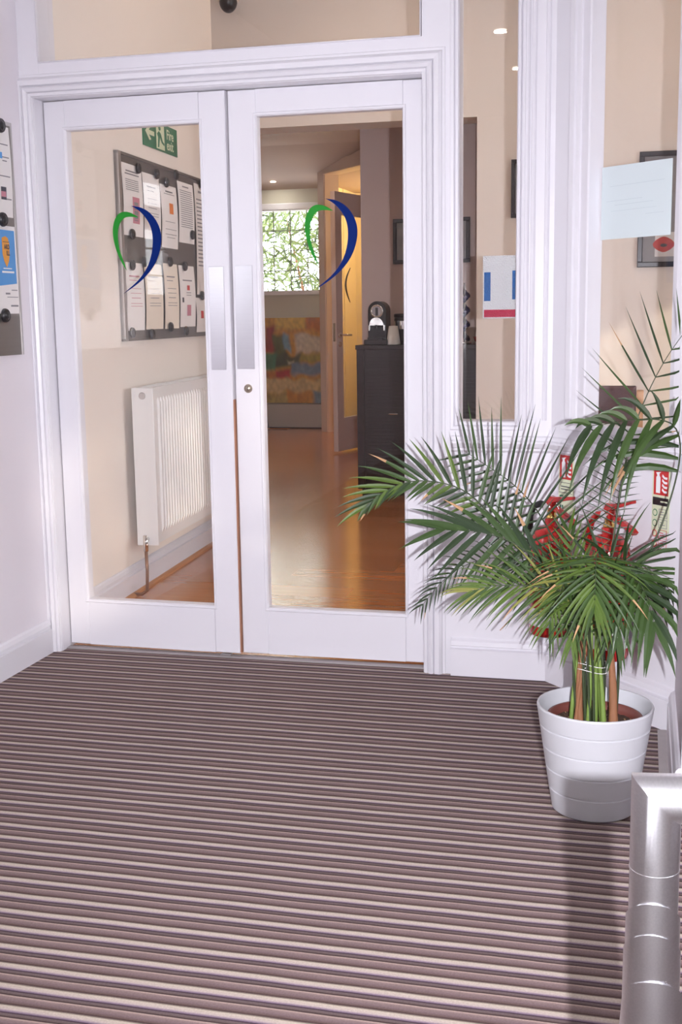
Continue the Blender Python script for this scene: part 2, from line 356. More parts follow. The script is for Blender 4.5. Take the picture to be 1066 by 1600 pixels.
# ---- timber screen with the double doors
FY = -0.070                                    # face of the fixed joinery
ow0, ow1, oz = -0.690, 0.690, 1.985
fr = struct('wall_front', 'white painted timber screen around the glazed doors')
m = MB()
m.box(-0.90, ow0, FY, 0.06, FZ, oz); m.box(-0.90, -0.66, FY, 0.06, oz + 0.0005, 2.8)          # left post
m.box(ow1, 0.806, FY, 0.06, FZ, 2.8)                                                 # post between doors and side light
m.box(-0.66, ow1, FY + 0.0005, 0.0595, oz, 2.098)                                                 # transom rail
m.box(-0.66, 0.69, FY, 0.06, 2.66, 2.8); m.box(0.806, 1.0, FY, 0.06, 2.66, 2.8)
m.box(0.806, 1.0, FY, 0.06, FZ, 0.862)                                               # panel under the side light
m.slab([(1.0, FY), (1.1175, FY), (1.235, 0.06), (1.0, 0.06)], FZ, 2.8)               # corner post
m.build('framing', PAINT, fr)
# door architrave, mitred
pf = [(-0.0015, 0.0), (-0.0015, -0.062), (0.004, FY - 0.006), (0.013, FY - 0.008), (0.015, FY - 0.003), (0.018, FY - 0.010), (0.028, FY - 0.016), (0.034, FY - 0.012), (0.036, FY - 0.004), (0.040, FY - 0.013), (0.056, FY - 0.017), (0.064, FY - 0.010), (0.067, FY - 0.003), (0.075, FY - 0.003), (0.077, FY)]
a = MB().sweep(pf, [lambda o_, d_: (ow0 - o_, d_, FZ), lambda o_, d_: (ow0 - o_, d_, oz + o_), lambda o_, d_: (ow1 + o_, d_, oz + o_), lambda o_, d_: (ow1 + o_, d_, FZ)])
fix_normals(a.build('architrave', PAINT, fr))
def frame_mould(x0, x1, z0, z1, prof, parent, name='glazing_bead', yoff=0.0):
    """picture-frame moulding round an opening; prof offsets point outwards"""
    mm = MB().sweep(prof, [lambda o_, d_: (x0 - o_, d_ + yoff, z0 - o_), lambda o_, d_: (x0 - o_, d_ + yoff, z1 + o_), lambda o_, d_: (x1 + o_, d_ + yoff, z1 + o_), lambda o_, d_: (x1 + o_, d_ + yoff, z0 - o_), lambda o_, d_: (x0 - o_, d_ + yoff, z0 - o_)])
    return fix_normals(mm.build(name, PAINT, parent))
# stop behind the doors' head and the small stop visible above
tag(frame_mould(0.812, 0.996, 0.866, 2.66, [(0, 0.0), (0, FY + 0.004), (0.004, FY - 0.004), (0.012, FY - 0.006), (0.014, FY), (0.018, FY - 0.007), (0.027, FY - 0.009), (0.030, FY)], fr, 'side_light_moulding'))
m = MB().sweep([(0, 0), (0, FY + 0.003), (0.003, FY - 0.006), (0.0055, FY - 0.004), (0.0060, FY)], [lambda o_, d_: (-0.655 - o_, d_, 2.7), lambda o_, d_: (-0.655 - o_, d_, 2.104 - o_), lambda o_, d_: (0.682 + o_, d_, 2.104 - o_), lambda o_, d_: (0.682 + o_, d_, 2.7)])
fix_normals(m.build('transom_moulding', PAINT, fr))
# corner post flutes
for xx in (1.030, 1.050, 1.094):
    m = MB().sweep([(-0.008, FY), (-0.006, FY - 0.006), (0.002, FY - 0.008), (0.006, FY - 0.004), (0.008, FY)], [lambda o_, d_, xx=xx: (xx + o_, d_, 0.87), lambda o_, d_, xx=xx: (xx + o_, d_, 2.8)])
    fix_normals(m.build('post_moulding', PAINT, fr))
# dado moulding and skirting below the side light, running on round the canted wall
KA = (1.1175, FY); KR = math.atan2(-0.7405, 0.672); KL = 0.605
kx, ky = math.cos(KR), math.sin(KR)
def kpt(s, n, z): return (KA[0] + kx * s - ky * n, KA[1] + ky * s + kx * n, z)      # n>0 is behind the wall
def run(prof, s_end, name, x0=0.787):
    mit = math.tan((-KR) / 2)
    mm = MB().sweep(prof, [lambda o_, d_: (x0, FY + d_, o_), lambda o_, d_: (KA[0] + d_ * mit * 1.0, FY + d_, o_), lambda o_, d_: kpt(s_end + d_ * 0.4, d_, o_)])
    return fix_normals(mm.build(name, PAINT, fr))
run([(0.762, 0), (0.764, -0.006), (0.770, -0.012), (0.776, -0.010), (0.780, -0.016), (0.794, -0.024), (0.800, -0.022), (0.804, -0.012), (0.814, -0.009), (0.818, 0)], KL, 'dado_moulding')
run([(FZ, -0.020), (0.082, -0.020), (0.086, -0.010), (0.092, -0.010), (0.095, -0.016), (0.110, -0.013), (0.116, -0.004), (0.120, 0)], KL, 'skirting_board')
# panes of the fixed glazing
def pane(x0, x1, z0, z1, parent, y=0.012, name='pane'): return MB().box(x0, x1, y, y + 0.005, z0, z1).build(name, GLASS, parent)
pane(-0.655, 0.682, 2.104, 2.66, fr); pane(0.812, 0.996, 0.866, 2.66, fr)

# ---- canted wall with window
kw = struct('wall_canted', 'white canted corner wall below and beside its window', (KA[0], KA[1], 0), KR)
k0, k1, kz0, kz1 = 0.171, 0.546, 0.870, 2.66
kd = 0.052
m = MB(); m.box(0, k0, 0, kd, FZ, 2.8); m.box(k1, KL, 0, kd, FZ, 2.8); m.box(k0, k1, 0, kd, FZ, kz0); m.box(k0, k1, 0, kd, kz1, 2.8); m.build('framing', PAINT, kw)
pfk = [(-0.001, 0.0515), (-0.001, -0.002), (0.004, -0.006), (0.034, -0.006), (0.036, -0.012), (0.050, -0.016), (0.056, -0.010), (0.060, -0.018), (0.078, -0.020), (0.086, -0.008), (0.10, -0.006), (0.102, 0)]
m = MB().sweep(pfk, [lambda o_, d_: (k0 - o_, d_, kz0), lambda o_, d_: (k0 - o_, d_, 2.8)]); fix_normals(m.build('window_architrave', PAINT, kw))
m = MB().sweep([(-0.001, 0.0515), (-0.001, -0.004), (0.02, -0.010), (0.055, -0.010)], [lambda o_, d_: (k1 + o_, d_, kz0), lambda o_, d_: (k1 + o_, d_, 2.8)]); fix_normals(m.build('window_architrave', PAINT, kw))
MB().box(k0 - 0.10, KL, -0.022, 0.0435, kz0 - 0.022, kz0 + 0.004).build('window_sill', PAINT, kw, bev=0.004)
MB().box(k0, k1, 0.044, 0.049, kz0, kz1).build('pane', GLASS, kw)

# ---- the pair of doors
HEART_B = [(400, 95), (520, 105), (640, 150), (740, 230), (820, 340), (870, 470), (882, 600), (862, 750), (812, 900), (740, 1030), (640, 1150), (520, 1260), (380, 1360), (240, 1445), (345, 1360), (480, 1250), (600, 1110), (680, 960), (725, 800), (742, 650), (735, 500), (700, 380), (640, 280), (550, 180), (460, 120)]
HEART_G = [(520, 275), (450, 225), (370, 190), (280, 180), (200, 210), (140, 290), (105, 400), (95, 520), (120, 680), (165, 830), (230, 970), (310, 1090), (270, 960), (210, 810), (183, 680), (175, 520), (195, 420), (230, 340), (280, 285), (330, 264), (420, 262)]
def smooth_poly(pts, n=3):
    for _ in range(n - 1):
        q = []
        for i in range(len(pts)):
            a_, b_ = Vector(pts[i]), Vector(pts[(i + 1) % len(pts)])
            q += [tuple(a_), tuple((a_ + b_) / 2)]
        keep = {tuple(Vector(p)) for p in pts}
        sm = []
        for i, p in enumerate(q):
            a_, b_, c_ = Vector(q[i - 1]), Vector(p), Vector(q[(i + 1) % len(q)])
            sharp = (a_ - b_).angle(c_ - b_, 3.14) < 1.6
            sm.append(tuple(b_ if sharp else a_ * 0.25 + b_ * 0.5 + c_ * 0.25))
        pts = sm
    return pts
def heart(poly, dx):
    out = []
    for x, y in smooth_poly(poly):
        p = at(465 + x / 9.41, 300 + y / 9.41, 0.008); out.append((p.x + dx, p.z))
    return out
def ribbon(poly, m, parent, y, name):
    o = MB().prism(poly, y, y + 0.0006).build(name, m, parent); return fix_normals(o)
def door(name, label, x0, x1, gx0, gx1, gz0, gz1, hinge, rz, plate, lock, heart_dx):
    d = struct(name, label, (hinge, 0, 0), rz)
    h = hinge; z0, z1 = 0.001, 1.981
    for a0, a1 in ((x0, gx0), (gx1, x1)): MB().box(a0 - h, a1 - h, 0, 0.044, z0, z1, 0.003).build('stile', PAINT, d)
    MB().box(gx0 - h, gx1 - h, 0, 0.044, z0, gz0).build('bottom_rail', PAINT, d)
    MB().box(gx0 - h, gx1 - h, 0, 0.044, gz1, z1).build('top_rail', PAINT, d)
    frame_mould(gx0 - h + 0.001, gx1 - h - 0.001, gz0 + 0.001, gz1 - 0.001, [(0, 0.018), (0, 0.006), (0.004, -0.003), (0.010, -0.004), (0.013, 0.0005)], d)
    pn = MB().box(gx0 - h - 0.004, gx1 - h + 0.004, 0.014, 0.019, gz0 - 0.004, gz1 + 0.004).build('glass_pane', GLASS, d)
    g = ribbon([(x - h, z) for x, z in heart(HEART_G, heart_dx)], SWG, pn, 0.0125, 'green_swoosh'); g['label'] = 'green swoosh, left half of the heart logo'
    b = ribbon([(x - h, z) for x, z in heart(HEART_B, heart_dx)], SWB, pn, 0.0125, 'blue_swoosh'); b['label'] = 'dark blue swoosh, right half of the heart logo'
    MB().box(plate[0] - h, plate[1] - h, -0.0022, 0.0, plate[2], plate[3], 0.0008).build('push_plate', STEELP, d)['label'] = 'brushed metal push plate'
    if lock:
        lk = MB().lathe([(0.0, -0.010), (0.0105, -0.010), (0.0118, -0.007), (0.0118, -0.004), (0.0145, -0.003), (0.0155, 0.0)], (lock[0] - h, 0, lock[1]), 24, 'y').build('lock_cylinder', LOCKM, d, True)
        lk['label'] = 'round metal lock cylinder'
        MB().box(lock[0] - h - 0.0014, lock[0] - h + 0.0014, -0.0106, -0.0098, lock[1] - 0.005, lock[1] + 0.006).build('keyhole', BLACK, lk)
    return d
d1 = door('door_1', 'white glazed door leaf on the left, standing slightly ajar', -0.686, -0.002, -0.604, -0.098, 0.176, 1.880, -0.686, R(-1.3), (-0.078, -0.022, 1.036, 1.394), None, -0.7095)
MB().box(-0.002 + 0.686, 0.0015 + 0.686, 0.004, 0.040, 0.004, 0.93).build('edge_lipping', LINERW, d1)['label'] = 'bare brown wooden edge of the leaf'
d2 = door('door_2', 'white glazed door leaf on the right with key lock', 0.004, 0.686, 0.105, 0.612, 0.174, 1.893, 0.686, R(0), (0.013, 0.078, 1.038, 1.396), (0.051, 0.969), 0.0)
MB().box(0.668 - 0.704 - 0.02, 0.668 - 0.704 + 0.012, -0.004, 0.0, 0.1, 0.13)
o = MB().box(-0.075, -0.035, -0.030, -0.004, FZ + 0.004, FZ + 0.010, 0).build('floor_bolt_plate', ALU); tag(o, 'small metal bolt plate on the threshold between the doors', 'bolt plate')

# ================================================================== SETTING: hall behind the doors
W0 = (-0.798, 0.707); WR = math.atan2(0.998, -0.056)
wl = struct('wall_hall_left', 'cream hall wall with radiator, seen through the left door', (W0[0], W0[1], 0), WR)
MB().box(-0.655, 1.66, 0, 0.14, FZ, 3.3).build('wall_panel', HALLP, wl)
skirt('baseboard_hall', W0, WR, -0.64, 1.66, 0.135, 0.018, PAINT, 'white skirting under the hall radiator')
o = struct('trim_3', 'wooden quadrant bead along the hall skirting', (W0[0], W0[1], FZ), WR)
fix_normals(MB().sweep([(0, -0.018), (0, -0.036), (0.008, -0.035), (0.014, -0.030), (0.018, -0.018)], [lambda a_, d_: (-0.64, d_, a_), lambda a_, d_: (1.66, d_, a_)]).build('quadrant_bead', BEAD, o))
sbox('wall_hall_left_return', (-3.6, -0.992, 2.23, 2.37, FZ, 3.3), HALLP)
bk = struct('wall_hall_back', 'beige wall and bulkhead across the back of the hall')
MB().box(0.398, 3.35, 3.44, 3.70, FZ, 3.3).build('wall_panel', HALLP, bk); MB().box(-3.6, 0.398, 3.44, 3.70, 2.38, 3.3).build('bulkhead', HALLP, bk)
hr = struct('wall_hall_right', 'hall wall on the right with an added side window, out of view')
m = MB(); m.box(3.2, 3.35, -1.149, 0.4, FZ, 3.3); m.box(3.2, 3.35, 1.75, 3.44, FZ, 3.3); m.box(3.2, 3.35, 0.4, 1.75, FZ, 0.8); m.box(3.2, 3.35, 0.4, 1.75, 1.95, 3.3); m.build('wall_panel', HALLP, hr)
added_win = struct('added_hall_window', 'added hall side window, unseen, for more daylight in the hall'); MB().box(3.26, 3.264, 0.4, 1.75, 0.8, 1.95).build('pane', GLASS, added_win); MB().box(3.22, 3.30, 1.18, 1.22, 0.8, 1.95).build('glazing_bar', PAINT, added_win); sbox('wall_hall_far_left', (-3.75, -3.6, 2.23, 9.9, FZ, 3.3), FARP)  # unseen window added to bring neutral daylight onto the hall walls and radiator
sbox('wall_hall_header', (-0.95, 3.2, 0.0605, 0.10, 2.80, 3.3), HALLP)
sbox('ceiling_hall', (-3.75, 3.35, 0.06, 3.7, 3.3, 3.4), CEILP)
sbox('wall_cabinet_back', (-0.53, 1.2, 4.32, 4.46, FZ, 2.85), MAUVE, 'mauve wall behind the dark cabinet')
sbox('wall_corridor_end', (1.2, 1.3, 3.70, 4.46, FZ, 2.85), MAUVE); sbox('wall_corridor_right', (-0.53, -0.40, 4.46, 9.9, FZ, 2.85), MAUVE)
# corridor ceiling: level, then sloping down to the garden window
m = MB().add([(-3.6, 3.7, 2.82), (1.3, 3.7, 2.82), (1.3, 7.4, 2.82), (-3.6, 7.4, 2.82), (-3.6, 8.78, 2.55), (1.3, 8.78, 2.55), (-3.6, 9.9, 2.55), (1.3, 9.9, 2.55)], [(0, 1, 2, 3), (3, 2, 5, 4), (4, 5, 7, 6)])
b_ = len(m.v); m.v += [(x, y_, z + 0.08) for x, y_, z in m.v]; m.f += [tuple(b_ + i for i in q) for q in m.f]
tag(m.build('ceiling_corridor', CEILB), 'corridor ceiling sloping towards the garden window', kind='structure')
# far wall with window
gw = struct('wall_far', 'pale wall around the garden window at the end of the corridor')
wx0, wx1, wz0, wz1 = -3.10, -1.95, 1.475, 2.33
m = MB(); m.box(-3.6, wx0, 8.78, 8.95, FZ, 2.6); m.box(wx1, -1.885, 8.78, 8.95, FZ, 2.6); m.box(wx0, wx1, 8.78, 8.95, FZ, wz0); m.box(wx0, wx1, 8.78, 8.95, wz1, 2.6); m.build('wall_panel', FARP, gw)
win3 = struct('window_3', 'leaded garden window full of bright foliage')
MB().box(wx0 - 0.04, wx1 + 0.04, 8.74, 8.95, wz0 - 0.045, wz0).build('window_sill', PAINT, win3)
MB().box(wx0 - 0.04, wx1 + 0.04, 8.755, 8.79, wz1, wz1 + 0.075, 0.01).build('window_head', PAINT, win3)
m = MB()
for b_ in (wx0, wx1 - 0.04): MB().box(b_, b_ + 0.04, 8.80, 8.86, wz0, wz1).build('window_frame', PAINT, win3)
m = MB()
for k in range(6):
    xx = wx0 + 0.19 * (k + 1) - 0.02; m.box(xx - 0.004, xx + 0.004, 8.826, 8.836, wz0, wz1)
for k in range(3):
    zz = wz0 + 0.215 * (k + 1); m.box(wx0, wx1, 8.826, 8.836, zz - 0.004, zz + 0.004)
m.build('leading', LEAD, win3)
MB().box(wx0, wx1, 8.829, 8.833, wz0, wz1).build('pane', GLASS, win3)
# canted door wall at the end, with the cream room behind it
DA = (-1.884, 8.285); DR = math.atan2(-0.746, 0.664)
dw = struct('wall_far_canted', 'angled wall with the doorway to the cream room', (DA[0], DA[1], 0), DR)
m = MB(); m.box(0, 0.13, 0, 0.16, FZ, 2.82); m.box(1.38, 2.04, 0, 0.16, FZ, 2.82); m.box(0.13, 1.38, 0, 0.16, 2.63, 2.82); m.build('wall_panel', WOODW, dw)
pfd = [(0, 0.16), (0, 0), (0.004, -0.012), (0.09, -0.018), (0.115, -0.022), (0.120, -0.004), (0.120, 0)]
m = MB().sweep(pfd, [lambda o_, d_: (0.125 - o_, d_, FZ), lambda o_, d_: (0.125 - o_, d_, 2.625 + o_), lambda o_, d_: (1.38 + o_, d_, 2.625 + o_), lambda o_, d_: (1.38 + o_, d_, FZ)])
fix_normals(m.build('door_frame', WOODW, dw))
sp_, sz_ = wall_hit(520, 510, DA, DR)
MB().box(0.1255, 0.128, 0.05, 0.075, 0.99, 1.19).build('strike_plate', BRASS, dw)
sbox('wall_far_return', (-1.884, -1.80, 8.44, 8.95, FZ, 2.6), CREAM)
sbox('wall_cream_room', (-1.85, -0.40, 9.5, 9.6, FZ, 2.85), CREAM); sbox('wall_cream_room_left', (-1.88, -1.79, 8.951, 9.5, FZ, 2.85), CREAM)
sbox('wall_cream_room_right', (-0.56, -0.531, 6.95, 9.5, FZ, 2.85), CREAM)
# open glazed door leaf
LN = Vector((-1.208, 6.265)); LRot = math.atan2(0.966, 0.258)
d3 = struct('door_3', 'open glazed inner door with lever handle at the end of the corridor', (LN.x, LN.y, 0), LRot)
LT = 2.262
# local x runs along the leaf away from the lock edge; -y side faces the corridor on the right
MB().box(0, 0.115, 0, 0.045, 0.008, LT).build('stile', LEAFD, d3); MB().box(0.73, 0.85, 0, 0.045, 0.008, LT).build('stile', LEAFD, d3)
MB().box(0.115, 0.73, 0, 0.045, LT - 0.19, LT).build('top_rail', LEAFD, d3); MB().box(0.115, 0.73, 0, 0.045, 0.008, 0.30).build('bottom_rail', LEAFD, d3)
MB().box(0.115, 0.73, 0.02, 0.025, 0.30, LT - 0.19).build('glass_pane', GLASS, d3)
MB().box(-0.002, 0, 0.012, 0.033, 0.98, 1.14).build('lock_faceplate', STEEL, d3)
hd = MB().lathe([(0, -0.008), (0.024, -0.008), (0.026, 0.0)], (0.055, 0, 1.035), 20, 'y').build('handle_rose', CHROME, d3, True)
MB().tube([(0.055, -0.005, 1.035), (0.055, -0.05, 1.035), (0.075, -0.058, 1.035), (0.165, -0.058, 1.033)], 0.009, 10).build('lever', CHROME, hd, True)
MB().lathe([(0, -0.008), (0.022, -0.008), (0.024, 0.0)], (0.055, 0, 0.955), 20, 'y').build('key_rose', CHROME, d3, True)
hp = [(0.30 - 0.10 * math.sin(t_ * 3.0) ** 1.0 * (1 - 0.2 * t_), 1.62 - 0.30 * t_) for t_ in [i / 14 for i in range(15)]]
MB().tube([(x, 0.018, z) for x, z in hp], [0.002 + 0.007 * math.sin(3.14 * (i + 1) / 16) for i in range(15)], 6).build('swoosh_decal', INKD, d3)

# ================================================================== THINGS: potted palm
PX, PY, PH = 1.31, -1.12, 0.272
palm = thing('potted_palm', 'green feathery palm in a ribbed white planter on the striped carpet', 'plant', (PX, PY, FZ))
prof = [(0.0, 0.0), (0.098, 0.0), (0.103, 0.004)]
rr = lambda h: 0.103 + (0.144 - 0.103) * (h / PH)
for k in range(1, 5):
    h = PH * k / 5 + 0.004; prof += [(rr(h) - 0.0005, h - 0.003), (rr(h) - 0.0030, h - 0.0008), (rr(h) - 0.0030, h + 0.0008), (rr(h) + 0.0005, h + 0.003)]
prof += [(rr(PH) - 0.0006, PH - 0.004), (rr(PH) - 0.002, PH), (rr(PH) - 0.006, PH), (rr(PH) - 0.008, PH - 0.004), (rr(PH - 0.1) - 0.009, PH - 0.1), (rr(0.06) - 0.01, 0.06), (0, 0.06)]
pot_ = MB().lathe(prof, n=72).build('planter', POTW, palm, True); pot_.data.set_sharp_from_angle(angle=R(22)); pot_['label'] = 'white planter with four horizontal grooves'
MB().lathe([(0.070, 0.07), (0.114, PH - 0.036), (0.117, PH - 0.034), (0.117, PH - 0.030), (0.111, PH - 0.030), (0.108, PH - 0.05), (0.100, PH - 0.09)], n=48).build('inner_pot', POTB, palm, True)['label'] = 'brown plastic nursery pot'
m = MB(); nr, na = 9, 36; vs_ = [(0, 0, PH - 0.050)]
for i in range(1, nr + 1):
    for k in range(na):
        r_ = 0.109 * i / nr; a_ = 2 * math.pi * k / na; vs_.append((r_ * math.cos(a_), r_ * math.sin(a_), PH - 0.052 + random.uniform(-0.006, 0.006)))
fs_ = [(0, 1 + k, 1 + (k + 1) % na) for k in range(na)]
for i in range(nr - 1):
    for k in range(na): a0 = 1 + i * na; fs_.append((a0 + k, a0 + na + k, a0 + na + (k + 1) % na, a0 + (k + 1) % na))
m.add(vs_, fs_).build('soil', SOIL, palm)
m = MB()
for k in range(90):
    a_ = random.uniform(0, 6.28); r_ = 0.10 * math.sqrt(random.random()); s_ = random.uniform(0.0015, 0.004); c_ = Vector((r_ * math.cos(a_), r_ * math.sin(a_), PH - 0.045))
    m.add([c_ + Vector((random.uniform(-1, 1), random.uniform(-1, 1), random.uniform(-0.6, 1))) * s_ for _ in range(4)], [(0, 1, 2), (0, 3, 1), (0, 2, 3), (1, 3, 2)])
tag(m.build('bark_chips', DRY, palm), 'pale chips on the soil', kind='stuff')

def catmull(P, n):
    P = [P[0] * 2 - P[1]] + P + [P[-1] * 2 - P[-2]]; out = []
    for i in range(1, len(P) - 2):
        for k in range(n):
            t = k / n; a, b, c, d = P[i - 1], P[i], P[i + 1], P[i + 2]
            out.append(0.5 * ((2 * b) + (c - a) * t + (2 * a - 5 * b + 4 * c - d) * t * t + (3 * b - a - 3 * c + d) * t ** 3))
    return out + [P[-2]]
def resample(P, n):
    L = [0]
    for i in range(1, len(P)): L.append(L[-1] + (P[i] - P[i - 1]).length)
    out = []; j = 0
    for k in range(n):
        t = L[-1] * k / (n - 1)
        while j < len(L) - 2 and L[j + 1] < t: j += 1
        q = (t - L[j]) / max(1e-9, L[j + 1] - L[j]); out.append(P[j].lerp(P[j + 1], max(0, min(1, q))))
    return out, L[-1]
def leaflet_geo(mb, p, d, L, W, N, droop, seg=6, twist=0.0, dvec=Vector((0, 0, -1)), clamp=True):
    pts = []; dirv = d.normalized(); pos = p.copy(); st = L / seg
    for i in range(seg + 1):
        pts.append(pos.copy()); dirv = (dirv + dvec * (droop * (i + 0.5) / seg * 2 / seg)).normalized(); pos = pos + dirv * st
    vs = []
    for i, q in enumerate(pts):
        t = i / seg; T = (pts[min(i + 1, seg)] - pts[max(i - 1, 0)]).normalized()
        s = T.cross(N)
        if s.length < 1e-3: s = T.cross(Vector((1, 0, 0)))
        s.normalize(); nn = s.cross(T).normalized()
        w = W * (0.42 + 2.6 * t) if t < 0.22 else W * max(0.03, (1 - ((t - 0.22) / 0.78) ** 1.5))
        w *= 0.36
        for g_ in (q - s * w + nn * w * 0.35, q, q + s * w + nn * w * 0.35):
            vs.append(Vector((min(g_.x, 1.494 - PX) if -3 < p.y < 0.3 and p.z < 1.6 and clamp else g_.x, g_.y, g_.z)))
    fs = []
    for i in range(seg):
        a = i * 3; fs += [(a, a + 1, a + 4, a + 3), (a + 1, a + 2, a + 5, a + 4)]
    mb.add(vs, fs)
NLEAF = [0]
CAMV = Vector((0.05, -1, 0.25)).normalized()
def frond(name_label, pix, start, n, L, W, N=CAMV, droop=0.5, a0=65, a1=22, sides=(1, -1), mats=(0, 1), sub=True, soil=(0, 0), rad=0.0032, Ls=(1, 1), fwd=0.0, mid=True, stem=STEMD, rnd=0.12, env=0.55, b0=None, b1=None):
    """pix: (px, py, Y) of the rachis beyond the crown"""
    P = [at(*q) for q in pix]
    base = Vector((PX + soil[0], PY + soil[1], FZ + PH - 0.055))
    crown = Vector((PX + soil[0] * 1.2 - 0.005, PY + soil[1] * 1.2, 0.36))
    path = ([base, crown] if mid else []) + P
    cur = catmull(path, 10); pts, tot = resample(cur, 46)
    o0 = Vector((PX, PY, FZ))
    f = MB().tube([p - o0 for p in pts], [rad * (1.5 - 1.25 * i / 45) for i in range(46)], 6).build('frond', stem, palm, True)
    if name_label: f['label'] = name_label
    joined = {}
    for i in range(n):
        t = start + (1 - start) * (i + 0.5) / n; fi = t * 45; j = min(44, int(fi)); p = pts[j].lerp(pts[j + 1], fi - j)
        T = (pts[min(45, j + 2)] - pts[max(0, j - 1)]).normalized(); u = (i + 0.5) / n
        Sd = T.cross(N).normalized(); NN = Sd.cross(T).normalized()
        ang = R(a0 + (a1 - a0) * u)
        ln = L * (env + (1 - env) * math.sin(math.pi * min(1, 0.12 + u * 0.82)))
        for si, sg in enumerate(sides):
            ll = ln * (Ls[0] if sg > 0 else Ls[1]) * random.uniform(1 - rnd, 1 + rnd)
            if ll < 0.01: continue
            if sg < 0 and b0 is not None: ang = R(b0 + (b1 - b0) * u)
            elif sg > 0: ang = R(a0 + (a1 - a0) * u)
            d = T * math.cos(ang) + Sd * (sg * math.sin(ang)) + NN * random.uniform(0.0, 0.18) + Vector((random.uniform(-.07, .07), random.uniform(-.07, .07), random.uniform(-.06, .06)))
            mi = random.choice(mats)
            if sub and NLEAF[0] < 296:
                mb = MB(); leaflet_geo(mb, p - o0, d, ll, W, NN, droop * random.uniform(0.7, 1.3))
                o = mb.build('leaflet', LEAFM[mi], f); NLEAF[0] += 1
                if random.random() < 0.10:
                    o.data.materials.append(DRY)
                    for q_ in o.data.polygons[-4:]: q_.material_index = 1
            else:
                mb = joined.setdefault(mi, MB()); leaflet_geo(mb, p - o0, d, ll, W, NN, droop * random.uniform(0.7, 1.3))
    # terminal leaflets
    for mi, mb in joined.items(): tag(mb.build('leaflets', LEAFM[mi], f), kind='stuff')
    return f
# large fronds whose leaflets can be told apart
frond('long frond arching left over the door panel', [(905, 930, -1.05), (850, 862, -0.95), (777, 813, -0.88), (732, 771, -0.85), (688, 754, -0.85), (639, 753, -0.87), (595, 772, -0.90), (570, 793, -0.92)], 0.50, 24, 0.165, 0.018, droop=0.25, a0=80, a1=12, mats=(1, 1, 0, 0, 2), Ls=(1.0, 0.55), soil=(-0.03, 0.0))
frond('upright frond with long spiky leaflets', [(915, 930, -1.0), (870, 850, -0.82), (836, 793, -0.72), (800, 755, -0.66), (757, 725, -0.62), (728, 706, -0.60)], 0.50, 17, 0.235, 0.013, droop=0.05, a0=88, a1=40, mats=(0, 0, 1), Ls=(1.0, 0.62), soil=(-0.02, 0.03))
frond('broad dark frond reaching left across the glass', [(910, 945, -1.08), (862, 895, -1.05), (805, 850, -1.05), (755, 832, -1.05), (718, 828, -1.06), (688, 824, -1.07)], 0.60, 10, 0.22, 0.023, droop=0.22, a0=26, a1=6, b0=98, b1=26, mats=(0, 0, 1), Ls=(0.9, 0.85), soil=(-0.035, -0.01))
frond('small drooping frond low on the left', [(905, 950, -1.0), (836, 888, -0.85), (780, 872, -0.80), (735, 880, -0.78), (695, 905, -0.77), (658, 948, -0.78)], 0.46, 24, 0.085, 0.008, droop=0.55, a0=62, a1=26, mats=(0, 0, 1), soil=(-0.04, 0.02), rad=0.0022)
frond('yellowing frond bending left', [(905, 960, -1.15), (880, 925, -1.20), (830, 916, -1.22), (777, 915, -1.24), (735, 924, -1.25)], 0.44, 24, 0.14, 0.0105, droop=0.5, a0=66, a1=16, mats=(1, 2, 3, 2, 1), soil=(-0.04, -0.02))
frond('bright frond fanning down at the front', [(922, 985, -1.20), (930, 900, -1.26), (932, 868, -1.29), (931, 895, -1.34), (929, 950, -1.38)], 0.62, 20, 0.165, 0.0135, droop=0.55, a0=112, a1=14, mats=(1, 2, 2, 1), soil=(0.0, -0.04), rad=0.0028)
frond('dark frond sweeping right', [(930, 950, -1.10), (940, 890, -1.09), (975, 876, -1.06), (1015, 890, -1.05), (1050, 925, -1.04)], 0.52, 15, 0.17, 0.011, droop=0.35, a0=70, a1=20, mats=(0, 0, 1), soil=(0.02, 0.0))
frond('tall thin frond rising in front of the corner window', [(945, 950, -1.0), (965, 800, -0.95), (985, 690, -0.90), (1010, 620, -0.88), (1040, 562, -0.87), (1072, 516, -0.86)], 0.66, 9, 0.20, 0.0085, droop=-0.05, a0=74, a1=40, mats=(0, 0, 1), Ls=(0.8, 1.0), soil=(0.02, 0.03))
frond('frond with broad hanging leaflets in front of the sign', [(965, 960, -1.1), (1030, 830, -1.02), (1062, 720, -1.02), (1052, 664, -1.06), (1000, 655, -1.10), (950, 662, -1.14), (915, 666, -1.18)], 0.63, 12, 0.255, 0.027, N=Vector((0.0, -1, 0.5)).normalized(), droop=1.3, a0=80, a1=30, mats=(0, 1, 0), Ls=(0.35, 1.0), soil=(0.05, 0.0), sides=(1, -1))
frond('frond hanging down on the right side', [(940, 970, -1.15), (975, 888, -1.24), (1000, 912, -1.30), (1015, 945, -1.34), (1024, 980, -1.36)], 0.62, 10, 0.18, 0.023, droop=0.9, a0=64, a1=16, mats=(1, 1, 0), soil=(0.04, -0.02))
